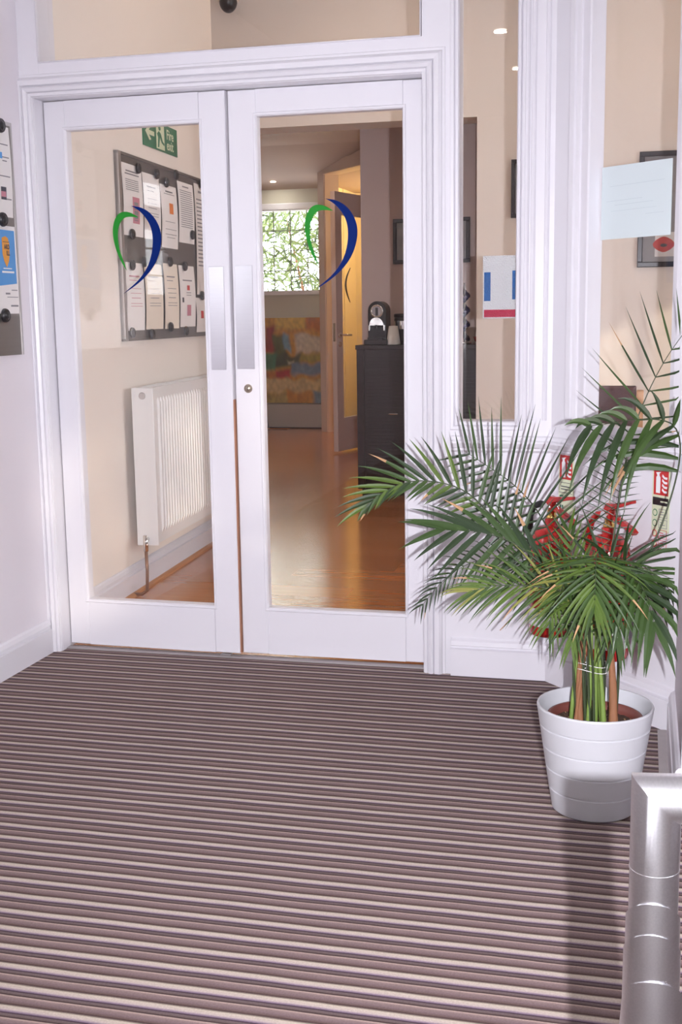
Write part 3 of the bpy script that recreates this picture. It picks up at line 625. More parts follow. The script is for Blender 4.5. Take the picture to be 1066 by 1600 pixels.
# denser, finer fronds behind
frond('fine frond against the corner wall', [(945, 930, -0.92), (957, 850, -0.80), (965, 790, -0.74), (972, 745, -0.71), (985, 705, -0.69)], 0.55, 20, 0.125, 0.0055, droop=0.15, a0=84, a1=60, Ls=(0.5, 1.0), mats=(0,), sub=False, soil=(0.01, 0.04), rad=0.0022)
frond(None, [(915, 965, -1.16), (893, 905, -1.18), (875, 925, -1.22), (858, 975, -1.25)], 0.50, 15, 0.135, 0.0105, droop=0.5, a0=75, a1=16, mats=(1, 2, 2, 3), sub=False, soil=(-0.02, -0.03))
frond(None, [(920, 985, -1.19), (910, 935, -1.24), (898, 965, -1.29), (893, 1005, -1.31)], 0.50, 13, 0.115, 0.011, droop=0.5, a0=66, a1=12, mats=(1, 2, 1), sub=False, soil=(-0.01, -0.035))
frond(None, [(935, 980, -1.16), (955, 915, -1.24), (966, 950, -1.31), (964, 1005, -1.34)], 0.50, 12, 0.14, 0.015, droop=0.5, a0=60, a1=12, mats=(1, 1, 0), sub=False, soil=(0.02, -0.03))
frond(None, [(918, 950, -1.08), (900, 890, -1.06), (892, 850, -1.05), (888, 825, -1.05)], 0.5, 11, 0.10, 0.013, droop=0.1, a0=60, a1=16, mats=(1, 2, 2), sub=False, soil=(-0.01, 0.0))
frond(None, [(915, 960, -1.04), (880, 905, -0.98), (845, 880, -0.94), (800, 868, -0.92)], 0.45, 16, 0.12, 0.009, droop=0.3, a0=80, a1=25, mats=(0, 1, 1), sub=False, soil=(-0.02, 0.02))
frond(None, [(930, 970, -1.04), (955, 915, -0.99), (990, 905, -0.97), (1035, 925, -0.96)], 0.45, 13, 0.13, 0.010, droop=0.35, a0=80, a1=25, mats=(0, 0, 1), sub=False, soil=(0.02, 0.02))
frond(None, [(920, 960, -1.10), (905, 905, -1.08), (870, 890, -1.08), (838, 905, -1.09)], 0.45, 16, 0.12, 0.010, droop=0.6, a0=88, a1=25, mats=(0, 1, 2), sub=False, soil=(-0.01, 0.01))
# stems in the pot
def stem(p0, p1, r0, r1, m, bend=0.0, lab=None):
    a, b = Vector(p0), Vector(p1); pts = []
    for i in range(9):
        t = i / 8; q = a.lerp(b, t); q.x += bend * math.sin(math.pi * t); pts.append(q)
    o = MB().tube(pts, [r0 + (r1 - r0) * i / 8 + random.uniform(-0.0006, 0.0006) for i in range(9)], 10).build('stem', m, palm, True)
    if lab: o['label'] = lab
zb = PH - 0.06
stem((-0.034, -0.030, zb), (-0.030, -0.018, 0.47), 0.0100, 0.006, BARK, -0.006, 'reddish brown stem')
stem((0.046, -0.034, zb), (0.030, -0.020, 0.46), 0.0125, 0.007, BARK, 0.004)
stem((-0.058, -0.020, zb), (-0.030, -0.010, 0.50), 0.0060, 0.0035, STEMG, -0.004)
stem((-0.016, -0.036, zb), (-0.012, -0.030, 0.50), 0.0062, 0.004, STEMG, 0.003, 'green stem')
stem((0.002, -0.020, zb), (0.000, -0.020, 0.52), 0.0070, 0.004, STEMG)
stem((0.024, -0.042, zb), (-0.002, -0.034, 0.47), 0.0070, 0.004, STEMG, 0.004)
stem((0.018, -0.010, zb), (-0.005, -0.012, 0.52), 0.0060, 0.004, STEMG)
stem((-0.045, -0.034, zb), (-0.020, -0.030, 0.44), 0.0060, 0.003, BARK, -0.004)
m = MB()
for hh in (0.365, 0.380):
    m.tube([(-0.006 + 0.038 * math.cos(a_), -0.022 + 0.024 * math.sin(a_), hh + 0.004 * math.sin(a_ * 2)) for a_ in [i * 2 * math.pi / 20 for i in range(21)]], 0.0009, 5)
m.build('string_tie', CUPW, palm)['label'] = 'pale string tied round the stems'
m = MB()
for i in range(16):
    p = at(random.uniform(832, 872), random.uniform(880, 930), random.uniform(-1.08, -1.0)) - Vector((PX, PY, FZ)); q = [p]
    v = Vector((random.uniform(-1, 1), random.uniform(-.5, .5), random.uniform(-1, 1))).normalized() * 0.012
    for k in range(6): v = (v + Vector((random.uniform(-1, 1), random.uniform(-1, 1), random.uniform(-1, 0.6))) * 0.006); q.append(q[-1] + v)
    m.tube(q, 0.0011, 4)
tag(m.build('dry_strands', DRY, palm), 'dry brown curled strands', kind='stuff')

# ================================================================== fire extinguishers and their signs
def extinguisher(label, s, dn, z0, h, r, arm):
    k = Vector(kpt(s, -dn, z0))
    t = thing('fire_extinguisher', label, 'fire extinguisher', k, KR, 'fire extinguishers on the canted wall')
    bh = h * 0.80
    pr = [(0, 0.004), (r * 0.80, 0.0), (r * 0.95, 0.004), (r, 0.014), (r, bh * 0.80)]
    for i in range(1, 9):
        a_ = i / 8 * math.pi / 2; pr.append((r * 0.30 + (r * 0.70) * math.cos(a_), bh * 0.80 + (r * 0.95) * math.sin(a_)))
    top = pr[-1][1]; pr += [(r * 0.30, top + 0.02), (r * 0.20, top + 0.024), (0, top + 0.024)]
    MB().lathe(pr, n=40).build('cylinder_body', RED, t, True)
    MB().lathe([(r + 0.0006, bh * 0.10), (r + 0.0006, bh * 0.26)], n=40).build('instruction_label', PWHITE, t, True)
    v = MB().lathe([(0, top + 0.018), (0.017, top + 0.018), (0.017, top + 0.032), (0.013, top + 0.034), (0.013, top + 0.052), (0, top + 0.052)], n=20).build('valve', BRASS, t, True)
    MB().box(-0.016, 0.016, -0.015, 0.015, top + 0.048, top + 0.075).build('valve_head', RED, v, bev=0.003)
    g = MB().lathe([(0, -0.024), (0.013, -0.024), (0.013, -0.012), (0, -0.012)], (0.0, 0, top + 0.06), 16, 'y').build('gauge', CHROME, v)
    zt = top + 0.075
    fix_normals(MB().prism([(-0.018, zt - 0.004), (-0.006, zt + 0.020), (0.010, zt + 0.018), (0.105, zt + 0.030 + 0.012 * arm), (0.106, zt + 0.020 + 0.012 * arm), (0.015, zt + 0.000)], -0.010, 0.010).build('squeeze_lever', RED, t, bev=0.002))
    fix_normals(MB().prism([(0.008, zt - 0.022), (0.008, zt - 0.004), (0.105, zt - 0.040), (0.122, zt - 0.052), (0.112, zt - 0.062), (0.098, zt - 0.054)], -0.009, 0.009).build('carry_handle', RED, t, bev=0.002))
    MB().tube([(-0.014, 0, top + 0.060), (-0.045, -0.010, top + 0.064), (-0.078, -0.012, top + 0.052), (-0.100, -0.010, top + 0.015), (-0.104, -0.006, top - 0.04), (-r - 0.022, 0, bh * 0.60), (-r - 0.014, 0.0, bh * 0.30)] if arm == 0 else [(-0.014, 0, top + 0.058), (-0.045, -0.004, top + 0.055), (-0.075, -0.004, top + 0.03), (-0.092, 0, top - 0.01), (-0.096, 0, top - 0.05), (-r - 0.018, 0, bh * 0.70), (-r - 0.012, 0.0, bh * 0.35)], [0.011] * 5 + [0.011, 0.012], 10).build('hose', DARKRUB if arm == 0 else RED, t, True)
    MB().tube([(0.03, -0.004, zt + 0.0), (0.045, -0.006, zt - 0.02), (0.058, -0.006, zt - 0.012), (0.05, -0.006, zt + 0.012), (0.032, -0.004, zt + 0.0)], 0.0014, 6).build('safety_pin_ring', CHROME, t)
    MB().box(-r * 0.6, r * 0.6, r * 0.98, dn - 0.001, bh * 0.3, bh * 0.36).build('wall_bracket', STEEL, t)
    return t
extinguisher('red fire extinguisher with black hose, left one, half hidden by palm leaves', 0.125, 0.092, 0.190, 0.46, 0.068, 0)
extinguisher('red fire extinguisher with brass valve, nearest the right wall', 0.395, 0.088, 0.178, 0.50, 0.066, 1)

def fire_sign(label, s0, s1, z0, z1, kind):
    t = thing('fire_sign', label, 'sign', kpt(s0, -0.001, z0), KR, 'fire signs on the canted wall')
    w_, h_ = s1 - s0, z1 - z0
    MB().box(0, w_, -0.002, 0.0, 0, h_).build('sign_plate', GLOW, t)
    a = h_ - w_ * 0.10
    flat(rect(w_ * 0.08, w_ * 0.92, a - w_ * 1.05, a), SIGNR, t, -0.0026, 'red_field')
    zz = a - w_ * 1.05
    flat([(w_ * .22, zz + w_ * .08), (w_ * .46, zz + w_ * .08), (w_ * .46, zz + w_ * .72), (w_ * .40, zz + w_ * .80), (w_ * .40, zz + w_ * .88), (w_ * .50, zz + w_ * .96), (w_ * .20, zz + w_ * .92), (w_ * .28, zz + w_ * .80), (w_ * .22, zz + w_ * .72)], PWHITE, t, -0.003, 'extinguisher_symbol')
    for k in range(4):
        b = zz + w_ * (0.10 + 0.19 * k)
        flat([(w_ * .56, b + w_ * .10), (w_ * .68, b + w_ * .01), (w_ * .84, b), (w_ * .86, b + w_ * .09), (w_ * .70, b + w_ * .10), (w_ * .58, b + w_ * .20)], PWHITE, t, -0.003, 'flame_symbol')
    if kind == 0:
        m = MB()
        for k in range(2): m.box(w_ * .18, w_ * .82, -0.003, -0.0024, zz - w_ * (0.34 + 0.12 * k), zz - w_ * (0.30 + 0.12 * k))
        m.box(w_ * .05, w_ * .95, -0.003, -0.0024, zz - w_ * .16, zz - w_ * .14); m.box(w_ * .05, w_ * .95, -0.003, -0.0024, zz - w_ * .60, zz - w_ * .58); m.build('printed_lines', INKD, t)
        for k in range(2): flat(rect(w_ * .1, w_ * .34, zz - w_ * (1.0 + k * .42), zz - w_ * (0.72 + k * .42)), SIGNG, t, -0.003, 'green_symbol')
    else:
        flat(rect(w_ * .05, w_ * .95, zz - w_ * .42, zz - w_ * .10), BLACK, t, -0.003, 'black_band'); flat(rect(w_ * .5, w_ * .9, zz - w_ * .29, zz - w_ * .23), GLOW, t, -0.0034, 'band_text')
        for k in range(4):
            b = zz - w_ * (0.92 + 0.43 * k); c_ = SIGNG if k < 2 else PRED; m = MB()
            for (x0_, x1_, q0, q1) in ((.42, .9, 0, .02), (.42, .9, .34, .36), (.42, .44, 0, .36), (.88, .9, 0, .36), (.5, .78, .12, .15), (.5, .7, .22, .25)): m.box(w_ * x0_, w_ * x1_, -0.003, -0.0024, b + w_ * q0, b + w_ * q1)
            m.build('printed_box', c_ if k > 1 else INK, t)
            ring = [(w_ * .2 + w_ * .14 * math.cos(i * math.pi / 8), b + w_ * .18 + w_ * .15 * math.sin(i * math.pi / 8)) for i in range(16)]
            flat(ring, PRED if k > 1 else SIGNG, t, -0.003, 'class_symbol'); flat([(w_ * .2 + (x - w_ * .2) * .75, b + w_ * .18 + (z - b - w_ * .18) * .75) for x, z in ring], GLOW, t, -0.0034, 'class_symbol')
    return t
a0, zA = wall_hit(875, 708, KA, KR); a1, zB = wall_hit(897, 775, KA, KR)
fire_sign('small red and cream fire extinguisher sign beside the corner post', a0, a0 + 0.075, zA - 0.205, zA + 0.004, 0)
b0, zC = wall_hit(1022, 728, KA, KR); b1, zD = wall_hit(1048, 832, KA, KR)
fire_sign('taller red and cream extinguisher sign behind the hanging palm leaflets', b0, b0 + 0.072, zD - 0.004, zC, 1)

# ================================================================== hand rail
rail = thing('handrail', 'brushed steel tubular handrail in the bottom right corner', 'handrail', (1.424, -3.03, FZ))
ro = Vector((1.424, -3.03, FZ)); rr_ = 0.0206
A_ = CAM + ray(1026, 1247) * 1.0
A_ = Vector(A_)
E_ = A_ + Vector((0.75, 0.10, 0.0))
def cut_tube(z0, k0_, z1, k1_, r0, r1, name, n=44, x=None, y=None, lab=None):
    """vertical tube whose ends are cut by planes rising towards the viewer with slope k"""
    x = A_.x if x is None else x; y = A_.y if y is None else y; vs = []
    for z, k, r in ((z0, k0_, r0), (z1, k1_, r1)):
        for i in range(n):
            a = 2 * math.pi * i / n; vs.append((x + r * math.cos(a) - ro.x, y + r * math.sin(a) - ro.y, z - k * r * math.sin(a) - ro.z))
    o = MB().add(vs, [(i, (i + 1) % n, n + (i + 1) % n, n + i) for i in range(n)] + [tuple(range(n - 1, -1, -1)), tuple(range(n, 2 * n))]).build(name, RAILM, rail, True)
    o.data.set_sharp_from_angle(angle=R(40))
    if lab: o['label'] = lab
    return o
def zat(py): 
    d = ray(1020, py); return (CAM + d * ((A_.y - rr_ - CAM.y) / d.y)).z
def mitre(P0, P1, P2, r, n=44):
    t1 = (P1 - P0).normalized(); t2 = (P2 - P1).normalized(); bis = (t1 + t2).normalized()
    a = t1.cross(Vector((0, 1, 0))).normalized(); b = t1.cross(a)
    r0 = [P0 + (a * math.cos(2 * math.pi * k / n) + b * math.sin(2 * math.pi * k / n)) * r for k in range(n)]
    r1 = [q + t1 * ((P1 - q).dot(bis) / t1.dot(bis)) for q in r0]
    r2 = [q + t2 * ((P2 - q).dot(t2)) for q in r1]
    return MB().add([v - ro for v in r0 + r1 + r2], [(i * n + k, i * n + (k + 1) % n, (i + 1) * n + (k + 1) % n, (i + 1) * n + k) for i in range(2) for k in range(n)])
zj = zat(1372); zs1 = zat(1452); zs2 = zat(1505); zc = zat(1575)
eo = fix_normals(mitre(Vector((A_.x, A_.y, zj)), A_, E_, rr_).build('mitred_elbow', RAILM, rail))
for p in eo.data.polygons: p.use_smooth = True
eo.data.set_sharp_from_angle(angle=R(35))
cut_tube(zj - 0.0012, 0, zj + 0.0005, 0, rr_ * 1.012, rr_ * 1.012, 'joint_ring')
cut_tube(zs1 - 0.05, 0, zj, 0, rr_ * 0.99, rr_ * 0.99, 'rail_tube')
cut_tube(zs2 - 0.05, 0, zs1, 1.0, rr_ * 1.10, rr_ * 1.09, 'joint_sleeve')
cut_tube(zc - 0.05, 0, zs2, 1.1, rr_ * 1.17, rr_ * 1.15, 'joint_sleeve')
cut_tube(zc - 0.06, 0, zc, 1.0, rr_ * 1.42, rr_ * 1.24, 'base_coupling', x=A_.x + 0.002)
cut_tube(FZ, 0, zc - 0.04, 0, rr_ * 1.15, rr_ * 1.15, 'post')
MB().tube([E_ - ro, Vector((E_.x, E_.y, FZ)) - ro], rr_, 24).build('post', RAILM, rail, True)

# ================================================================== left porch notice board
LO = (LW, 0.0)
def lw_hit(x, y, off=0.016): return wall_hit(x, y, LO, R(90), off)
sR, zT = lw_hit(22, 194); sR2, zBt = lw_hit(33, 553)
sR = -0.175; zT, zBt = 1.886, 1.100
nb = thing('notice_board', 'grey metal notice board on the left porch wall', 'notice board', (LW, 0, 0), R(90))
MB().box(-0.78, sR, -0.014, -0.001, zBt, zT).build('metal_panel', BOARDM, nb)
MB().box(sR - 0.010, sR, -0.0165, -0.001, zBt, zT).box(-0.78, sR, -0.0160, -0.001, zT - 0.012, zT).build('edge_frame', ALU, nb)
def sheet(name, label, cat, s0, s1, z0, z1, org, rz, off, m=PAPER, group=None, curl=0.004):
    t = thing(name, label, cat, (org[0] + math.cos(rz) * s0 + math.sin(rz) * off, org[1] + math.sin(rz) * s0 - math.cos(rz) * off, z0), rz, group)
    w_, h_ = s1 - s0, z1 - z0; n = 8; mb = MB(); vs = []
    for j in range(n + 1):
        for i in range(3):
            vs.append((w_ * i / 2, -curl * math.sin(math.pi * j / n) - 0.0006, h_ * j / n))
    vs += [(x, y_ + 0.0005, z) for x, y_, z in vs]; k = 3 * (n + 1)
    fs = []
    for j in range(n):
        for i in range(2): a = j * 3 + i; fs += [(a, a + 1, a + 4, a + 3), (k + a, k + a + 3, k + a + 4, k + a + 1)]
    mb.add(vs, fs).build('paper', m, t, True)
    return t, w_, h_, (lambda z: -curl * math.sin(math.pi * max(0, min(1, z / h_))) - 0.0014)
def lines(t, w_, h_, yf, rows, m=INK, name='printed_lines'):
    mb = MB()
    for (x0_, x1_, z_, th) in rows:
        zz = z_ * h_; yy = yf(zz); mb.box(w_ * x0_, w_ * x1_, yy, yy + 0.0003, zz - th * h_ / 2, zz + th * h_ / 2)
    mb.build(name, m, t)
def block(t, w_, h_, yf, x0_, x1_, z0_, z1_, m, name='printed_block'):
    yy = min(yf(z0_ * h_), yf(z1_ * h_)) - 0.0003
    if abs(z1_ - z0_) > .12:
        n = 6; mb = MB(); vs = []
        for j in range(n + 1):
            zz = (z0_ + (z1_ - z0_) * j / n) * h_; vs += [(w_ * x0_, yf(zz) - 0.0002, zz), (w_ * x1_, yf(zz) - 0.0002, zz)]
        mb.add(vs, [(2 * j, 2 * j + 1, 2 * j + 3, 2 * j + 2) for j in range(n)]); return mb.build(name, m, t)
    return MB().box(w_ * x0_, w_ * x1_, yy, yy + 0.0003, z0_ * h_, z1_ * h_).build(name, m, t)
def magnet(label, org, rz, s, z, off, group, r=0.021):
    t = thing('magnet', label, 'magnet', (org[0] + math.cos(rz) * s + math.sin(rz) * off, org[1] + math.sin(rz) * s - math.cos(rz) * off, z), rz, group)
    MB().lathe([(0, -0.013), (r * 0.55, -0.013), (r * 0.62, -0.011), (r * 0.70, -0.011), (r * 0.78, -0.0125), (r * 0.92, -0.010), (r, -0.005), (r, 0.0)], n=28, axis='y').build('magnet_cap', BLACK, t, True)
    MB().lathe([(0, -0.0134), (r * 0.40, -0.0134), (r * 0.40, -0.0128)], n=20, axis='y').build('magnet_centre', DARKRUB, t, True)
s_a, z_a = lw_hit(20, 202); _, z_b = lw_hit(23, 341); s_b, z_c = lw_hit(25, 355); _, z_d = lw_hit(28, 490)
t, w_, h_, yf = sheet('notice', 'white printed notice at the top of the left porch board', 'notice', -0.395, sR - 0.022, z_b, z_a, LO, R(90), 0.015)
lines(t, w_, h_, yf, [(.55, .92, .80, .012), (.70, .93, .66, .012), (.70, .85, .62, .012), (.55, .93, .45, .012), (.72, .95, .20, .014), (.1, .5, .9, .02), (.1, .5, .55, .012)])
block(t, w_, h_, yf, .60, .78, .19, .33, INKD); block(t, w_, h_, yf, .60, .76, .22, .28, PPINK); block(t, w_, h_, yf, .55, .70, .64, .71, PSKY)
t, w_, h_, yf = sheet('poster', 'blue poster with an orange shield on the left porch board', 'poster', -0.395, sR - 0.018, z_d, z_c, LO, R(90), 0.015)
flat([(w_ * .03, h_ * .30), (w_ * .93, h_ * .36 - 0.004), (w_ * .93, h_ * .95), (w_ * .03, h_ * .95)], PSKY, t, yf(h_ * .6) - 0.0006, 'blue_field')
sh = [(.50, .86), (.62, .88), (.70, .86), (.74, .80), (.735, .68), (.70, .60), (.62, .53), (.54, .60), (.50, .68)]
flat([(w_ * x, h_ * z) for x, z in sh], PGOLD, t, yf(h_ * .6) - 0.0014, 'orange_shield')
lines(t, w_, h_, lambda z: yf(h_ * .6) - 0.0022, [(.52, .73, .815, .006)], INKD)
for tx, zz in (('ARD', .735), ('ILL', .665)): text_part(tx, h_ * .075, INKD, t, w_ * .735, h_ * zz, yf(h_ * .6) - 0.0020, align='RIGHT', sx=0.8, bold=0.0006)
lines(t, w_, h_, lambda z: yf(h_ * .6) - 0.0016, [(.45, .85, .475, .022), (.5, .78, .515, .012)], PWHITE)
lines(t, w_, h_, yf, [(.75, .95, .27, .01), (.55, .70, .23, .02), (.6, .97, .19, .008), (.72, .97, .09, .02)])
for (x, y_), lb in (((-1, 196), 'black round magnet at the top of the porch notice'), ((3, 343), 'black round magnet between the porch notice and the blue poster'), ((7, 493), 'black round magnet at the foot of the blue poster')):
    s_, z_ = lw_hit(x, y_, 0.02); magnet(lb, LO, R(90), s_, z_, 0.0205, 'magnets on the porch board', 0.024)

# ================================================================== hall wall: board, exit sign, radiator
def hw(x, y, off=0.0): return wall_hit(x, y, W0, WR, off)
bs0, bz1 = hw(184, 242, 0.02); _, bz0 = hw(190, 534, 0.02)
hb = thing('notice_board', 'large grey framed notice board full of papers, seen through the left door', 'notice board', (W0[0], W0[1], 0), WR)
bs1 = bs0 + 1.40; bz1 = 1.925
MB().box(bs0, bs1, -0.014, -0.001, bz0, bz1).build('metal_panel', BOARDM, hb)
m = MB(); m.box(bs0, bs0 + 0.03, -0.022, -0.001, bz0, bz1); m.build('frame_side', ALU, hb); MB().box(bs1 - 0.02, bs1, -0.022, -0.001, bz0, bz1).build('frame_side', ALU, hb)
MB().box(bs0, bs1, -0.021, -0.001, bz1 - 0.012, bz1).build('frame_top', BOARDM, hb); MB().box(bs0, bs1, -0.021, -0.001, bz0, bz0 + 0.010).build('frame_bottom', BOARDM, hb)
sheets = [((189, 252, 220, 366), 'first notice in the top row of the hall board, with a pink picture', 'pink'),
          ((222, 268, 248, 372), 'second notice in the top row of the hall board', 'text'),
          ((250, 286, 275, 386), 'third notice in the top row of the hall board, with an orange block', 'orange'),
          ((277, 282, 301, 378), 'fourth notice in the top row of the hall board, closely printed', 'dense'),
          ((303, 285, 322, 460), 'tall notice at the right end of the hall board', 'dense'),
          ((195, 409, 223, 517), 'first notice in the bottom row of the hall board', 'text2'),
          ((225, 411, 252, 515), 'second notice in the bottom row of the hall board, peach toned', 'peach'),
          ((255, 411, 277, 514), 'third notice in the bottom row of the hall board, peach toned', 'peach'),
          ((279, 414, 303, 511), 'fourth notice in the bottom row of the hall board, with small red pictures', 'red'),
          ((306, 465, 323, 519), 'short notice in the bottom right corner of the hall board', 'small')]
for (x0_, y0_, x1_, y1_), lb, kd in sheets:
    s0_, zt_ = hw((x0_), y0_, 0.018); s1_, zt2 = hw(x1_, y0_ + 4, 0.018); _, zb_ = hw(x0_ + 3, y1_, 0.018)
    t, w_, h_, yf = sheet('notice', lb, 'notice', s0_, s1_, zb_, min(zt_, bz1 - 0.03), W0, WR, 0.0155, PAPERP if kd == 'peach' else PAPER, 'notices on the hall board', 0.006)
    if kd == 'dense': lines(t, w_, h_, yf, [(.12, .88, .86 - .035 * i, .012) for i in range(18)] + [(.3, .7, .93, .02)])
    elif kd == 'pink':
        lines(t, w_, h_, yf, [(.2, .8, .90, .02), (.15, .85, .86, .018)] + [(.15, .8, .78 - .028 * i, .010) for i in range(6)]); block(t, w_, h_, yf, .45, .80, .18, .55, PPINK); block(t, w_, h_, yf, .52, .72, .22, .48, INK)
    elif kd == 'orange':
        lines(t, w_, h_, yf, [(.3, .75, .90, .02), (.2, .85, .86, .010), (.2, .8, .42, .008), (.2, .9, .30, .008), (.2, .9, .22, .008), (.3, .8, .17, .008)]); block(t, w_, h_, yf, .48, .72, .55, .72, PORANGE)
    elif kd == 'red':
        lines(t, w_, h_, yf, [(.2, .8, .76, .02), (.4, .7, .56, .012), (.4, .7, .52, .010)]); block(t, w_, h_, yf, .45, .62, .60, .68, PRED); block(t, w_, h_, yf, .42, .68, .18, .36, PPINK); block(t, w_, h_, yf, .12, .22, .40, .48, INKD)
    elif kd == 'small': block(t, w_, h_, yf, .35, .6, .4, .62, PRED)
    else:
        lines(t, w_, h_, yf, [(.18, .75, .80, .018), (.18, .6, .74, .010), (.2, .8, .62, .008), (.2, .8, .55, .008), (.25, .75, .48, .010), (.2, .85, .40, .008), (.2, .85, .36, .008)], INK if kd != 'text2' else PPINK)
mags = [((217, 263), 'top edge between the first two notices'), ((246, 272), 'top edge of the second notice'), ((261, 285), 'top of the third notice'), ((276, 273), 'frame above the third and fourth notices'), ((315, 287), 'top of the tall right notice'),
        ((208, 366), 'foot of the first top notice'), ((302, 367), 'right side of the fourth notice'), ((208, 414), 'top of the first bottom notice'), ((227, 409), 'top of the second bottom notice'), ((267, 409), 'top of the third bottom notice'), ((290, 416), 'top of the fourth bottom notice'),
        ((317, 462), 'foot of the tall right notice'), ((208, 520), 'foot of the first bottom notice'), ((239, 522), 'foot of the second bottom notice'), ((268, 511), 'foot of the third bottom notice'), ((292, 517), 'foot of the fourth bottom notice')]
for (x, y_), lb in mags:
    s_, z_ = hw(x, y_, 0.03); magnet('black round magnet on the hall board, ' + lb, W0, WR, s_, z_, 0.0235, 'magnets on the hall board', 0.0235)
# fire exit sign
e0, _ = hw(226, 228, 0.01); e1, _ = hw(279, 242, 0.01)
ez0 = (hw(226, 229, 0.01)[1] + hw(279, 243, 0.01)[1]) / 2; eh = 0.128; ew = e1 - e0
es = thing('fire_exit_sign', 'green fire exit sign with white arrow and running figure', 'sign', (W0[0] + math.cos(WR) * e0 + math.sin(WR) * 0.001, W0[1] + math.sin(WR) * e0 - math.cos(WR) * 0.001, ez0), WR)
MB().box(0, ew, -0.004, 0, 0, eh).build('sign_plate', SIGNG, es)
def P(x, z): return (ew * x, eh * z)
flat([P(.06, .52), P(.17, .80), P(.22, .76), P(.16, .59), P(.31, .59), P(.31, .43), P(.16, .43), P(.22, .28), P(.17, .24)], GLOW, es, -0.005, 'arrow')
flat([P(.37, .06), P(.61, .06), P(.60, .95), P(.37, .95)], GLOW, es, -0.0045, 'doorway_panel')
flat([P(.44, .70), P(.50, .62), P(.55, .36), P(.60, .30), P(.59, .22), P(.52, .30), P(.47, .48), P(.44, .12), P(.40, .10), P(.42, .45), P(.39, .58), P(.43, .66)], SIGNG, es, -0.0052, 'running_figure')
flat([P(.465 + .035 * math.cos(i * math.pi / 6), .80 + .085 * math.sin(i * math.pi / 6)) for i in range(12)], SIGNG, es, -0.0052, 'running_figure_head')
text_part('Fire', eh * 0.50, GLOW, es, ew * .67, eh * .52, -0.0048, sx=1.05, bold=0.001); text_part('exit', eh * 0.50, GLOW, es, ew * .67, eh * .14, -0.0048, sx=1.0, bold=0.001)
# radiator
rs0 = 0.135; RT = 0.917; RB = 0.215; rd0, rd1 = 0.035, 0.135
rs1 = 1.54
ra = thing('radiator', 'white ribbed panel radiator on the hall wall, seen through the left door', 'radiator', (W0[0] + math.cos(WR) * rs0, W0[1] + math.sin(WR) * rs0, FZ), WR)
RL = rs1 - rs0; rt, rb = RT - FZ, RB - FZ
MB().box(0, 0.012, -rd1, -rd0, rb, rt).build('end_panel', RADW, ra, bev=0.003); MB().box(RL - 0.012, RL, -rd1, -rd0, rb, rt).build('end_panel', RADW, ra, bev=0.003)
nrib = 34; pts = [(0.012, 0.0)]
for i in range(nrib):
    c0 = 0.06 + (RL - 0.12) * i / nrib; pw = (RL - 0.12) / nrib
    pts += [(c0 + pw * .10, 0), (c0 + pw * .30, -0.008), (c0 + pw * .70, -0.008), (c0 + pw * .90, 0)]
pts.append((RL - 0.012, 0))
m = MB(); n_ = len(pts); zs = [rb + 0.01, rb + 0.05, rb + 0.075, rt - 0.065, rt - 0.045, rt - 0.004]; am = [0, 0, 1, 1, 0, 0]
m.add([(x, -rd1 + 0.004 + d * k_, z) for z, k_ in zip(zs, am) for x, d in pts], [(j * n_ + i, j * n_ + i + 1, (j + 1) * n_ + i + 1, (j + 1) * n_ + i) for j in range(5) for i in range(n_ - 1)])
m.build('ribbed_front', RADW, ra)
m = MB(); m.box(0.012, RL - 0.012, -rd1 + 0.006, -rd1 + 0.018, rt - 0.012, rt); m.box(0.012, RL - 0.012, -rd0 - 0.012, -rd0, rt - 0.012, rt)
for i in range(60):
    x = 0.03 + (RL - 0.06) * i / 60; m.box(x, x + 0.009, -rd1 + 0.018, -rd0 - 0.012, rt - 0.008, rt - 0.003)
m.build('top_grille', RADW, ra); MB().box(0.012, RL - 0.012, -rd0 - 0.01, -rd0, rb, rt - 0.01).build('back_panel', RADW, ra)
pl = MB().lathe([(0, -0.004), (0.014, -0.004), (0.016, 0.0), (0.016, 0.0025), (0, 0.0025)], (0, 0, 0), 20, 'y').build('end_plug', ALU, ra); pl.location = (-0.001, -(rd0 + rd1) / 2 - 0.0, rt - 0.035); pl.rotation_euler = (0, 0, R(-90))
vv = MB().tube([(-0.004, -0.085, rb + 0.03), (-0.03, -0.085, rb + 0.03)], 0.010, 12).tube([(-0.03, -0.085, rb + 0.052), (-0.03, -0.085, rb - 0.02)], 0.011, 12).build('radiator_valve', CHROME, ra, True)
MB().tube([(-0.03, -0.085, rb - 0.02), (-0.032, -0.088, 0.12), (-0.034, -0.085, 0.03), (-0.034, -0.06, 0.012), (-0.034, -0.02, 0.010)], 0.0075, 10).build('supply_pipe', COPPER, ra, True)
for b_ in (0.3, 1.0): MB().box(b_, b_ + 0.04, -rd0, -0.001, rt - 0.2, rt - 0.1).build('wall_bracket', RADW, ra)
o = MB().lathe([(0, 0.0), (0.058, 0.0), (0.058, 0.03), (0.050, 0.035), (0, 0.035)], n=24)

# dome camera on the bulkhead
dp = at(350, 21, 3.36)
dc = thing('dome_camera', 'small dark dome security camera high behind the fanlight', 'camera', (dp.x + 0.03, 3.44, dp.z + 0.07), 0)
MB().lathe([(0.0, 0.0), (0.066, 0.0), (0.066, 0.06), (0.058, 0.075), (0, 0.075)], (0, -0.08, 0), 28).build('housing', HALLP, dc, True)
MB().lathe([(0.056 * math.cos(a_), -0.056 * math.sin(a_) * 1.25) for a_ in [i * math.pi / 16 for i in range(9)]], (0, -0.08, 0.0), 28).build('dome', BLACK, dc, True)
MB().box(-0.03, 0.03, -0.03, -0.001, 0.0, 0.07).build('wall_bracket', HALLP, dc)

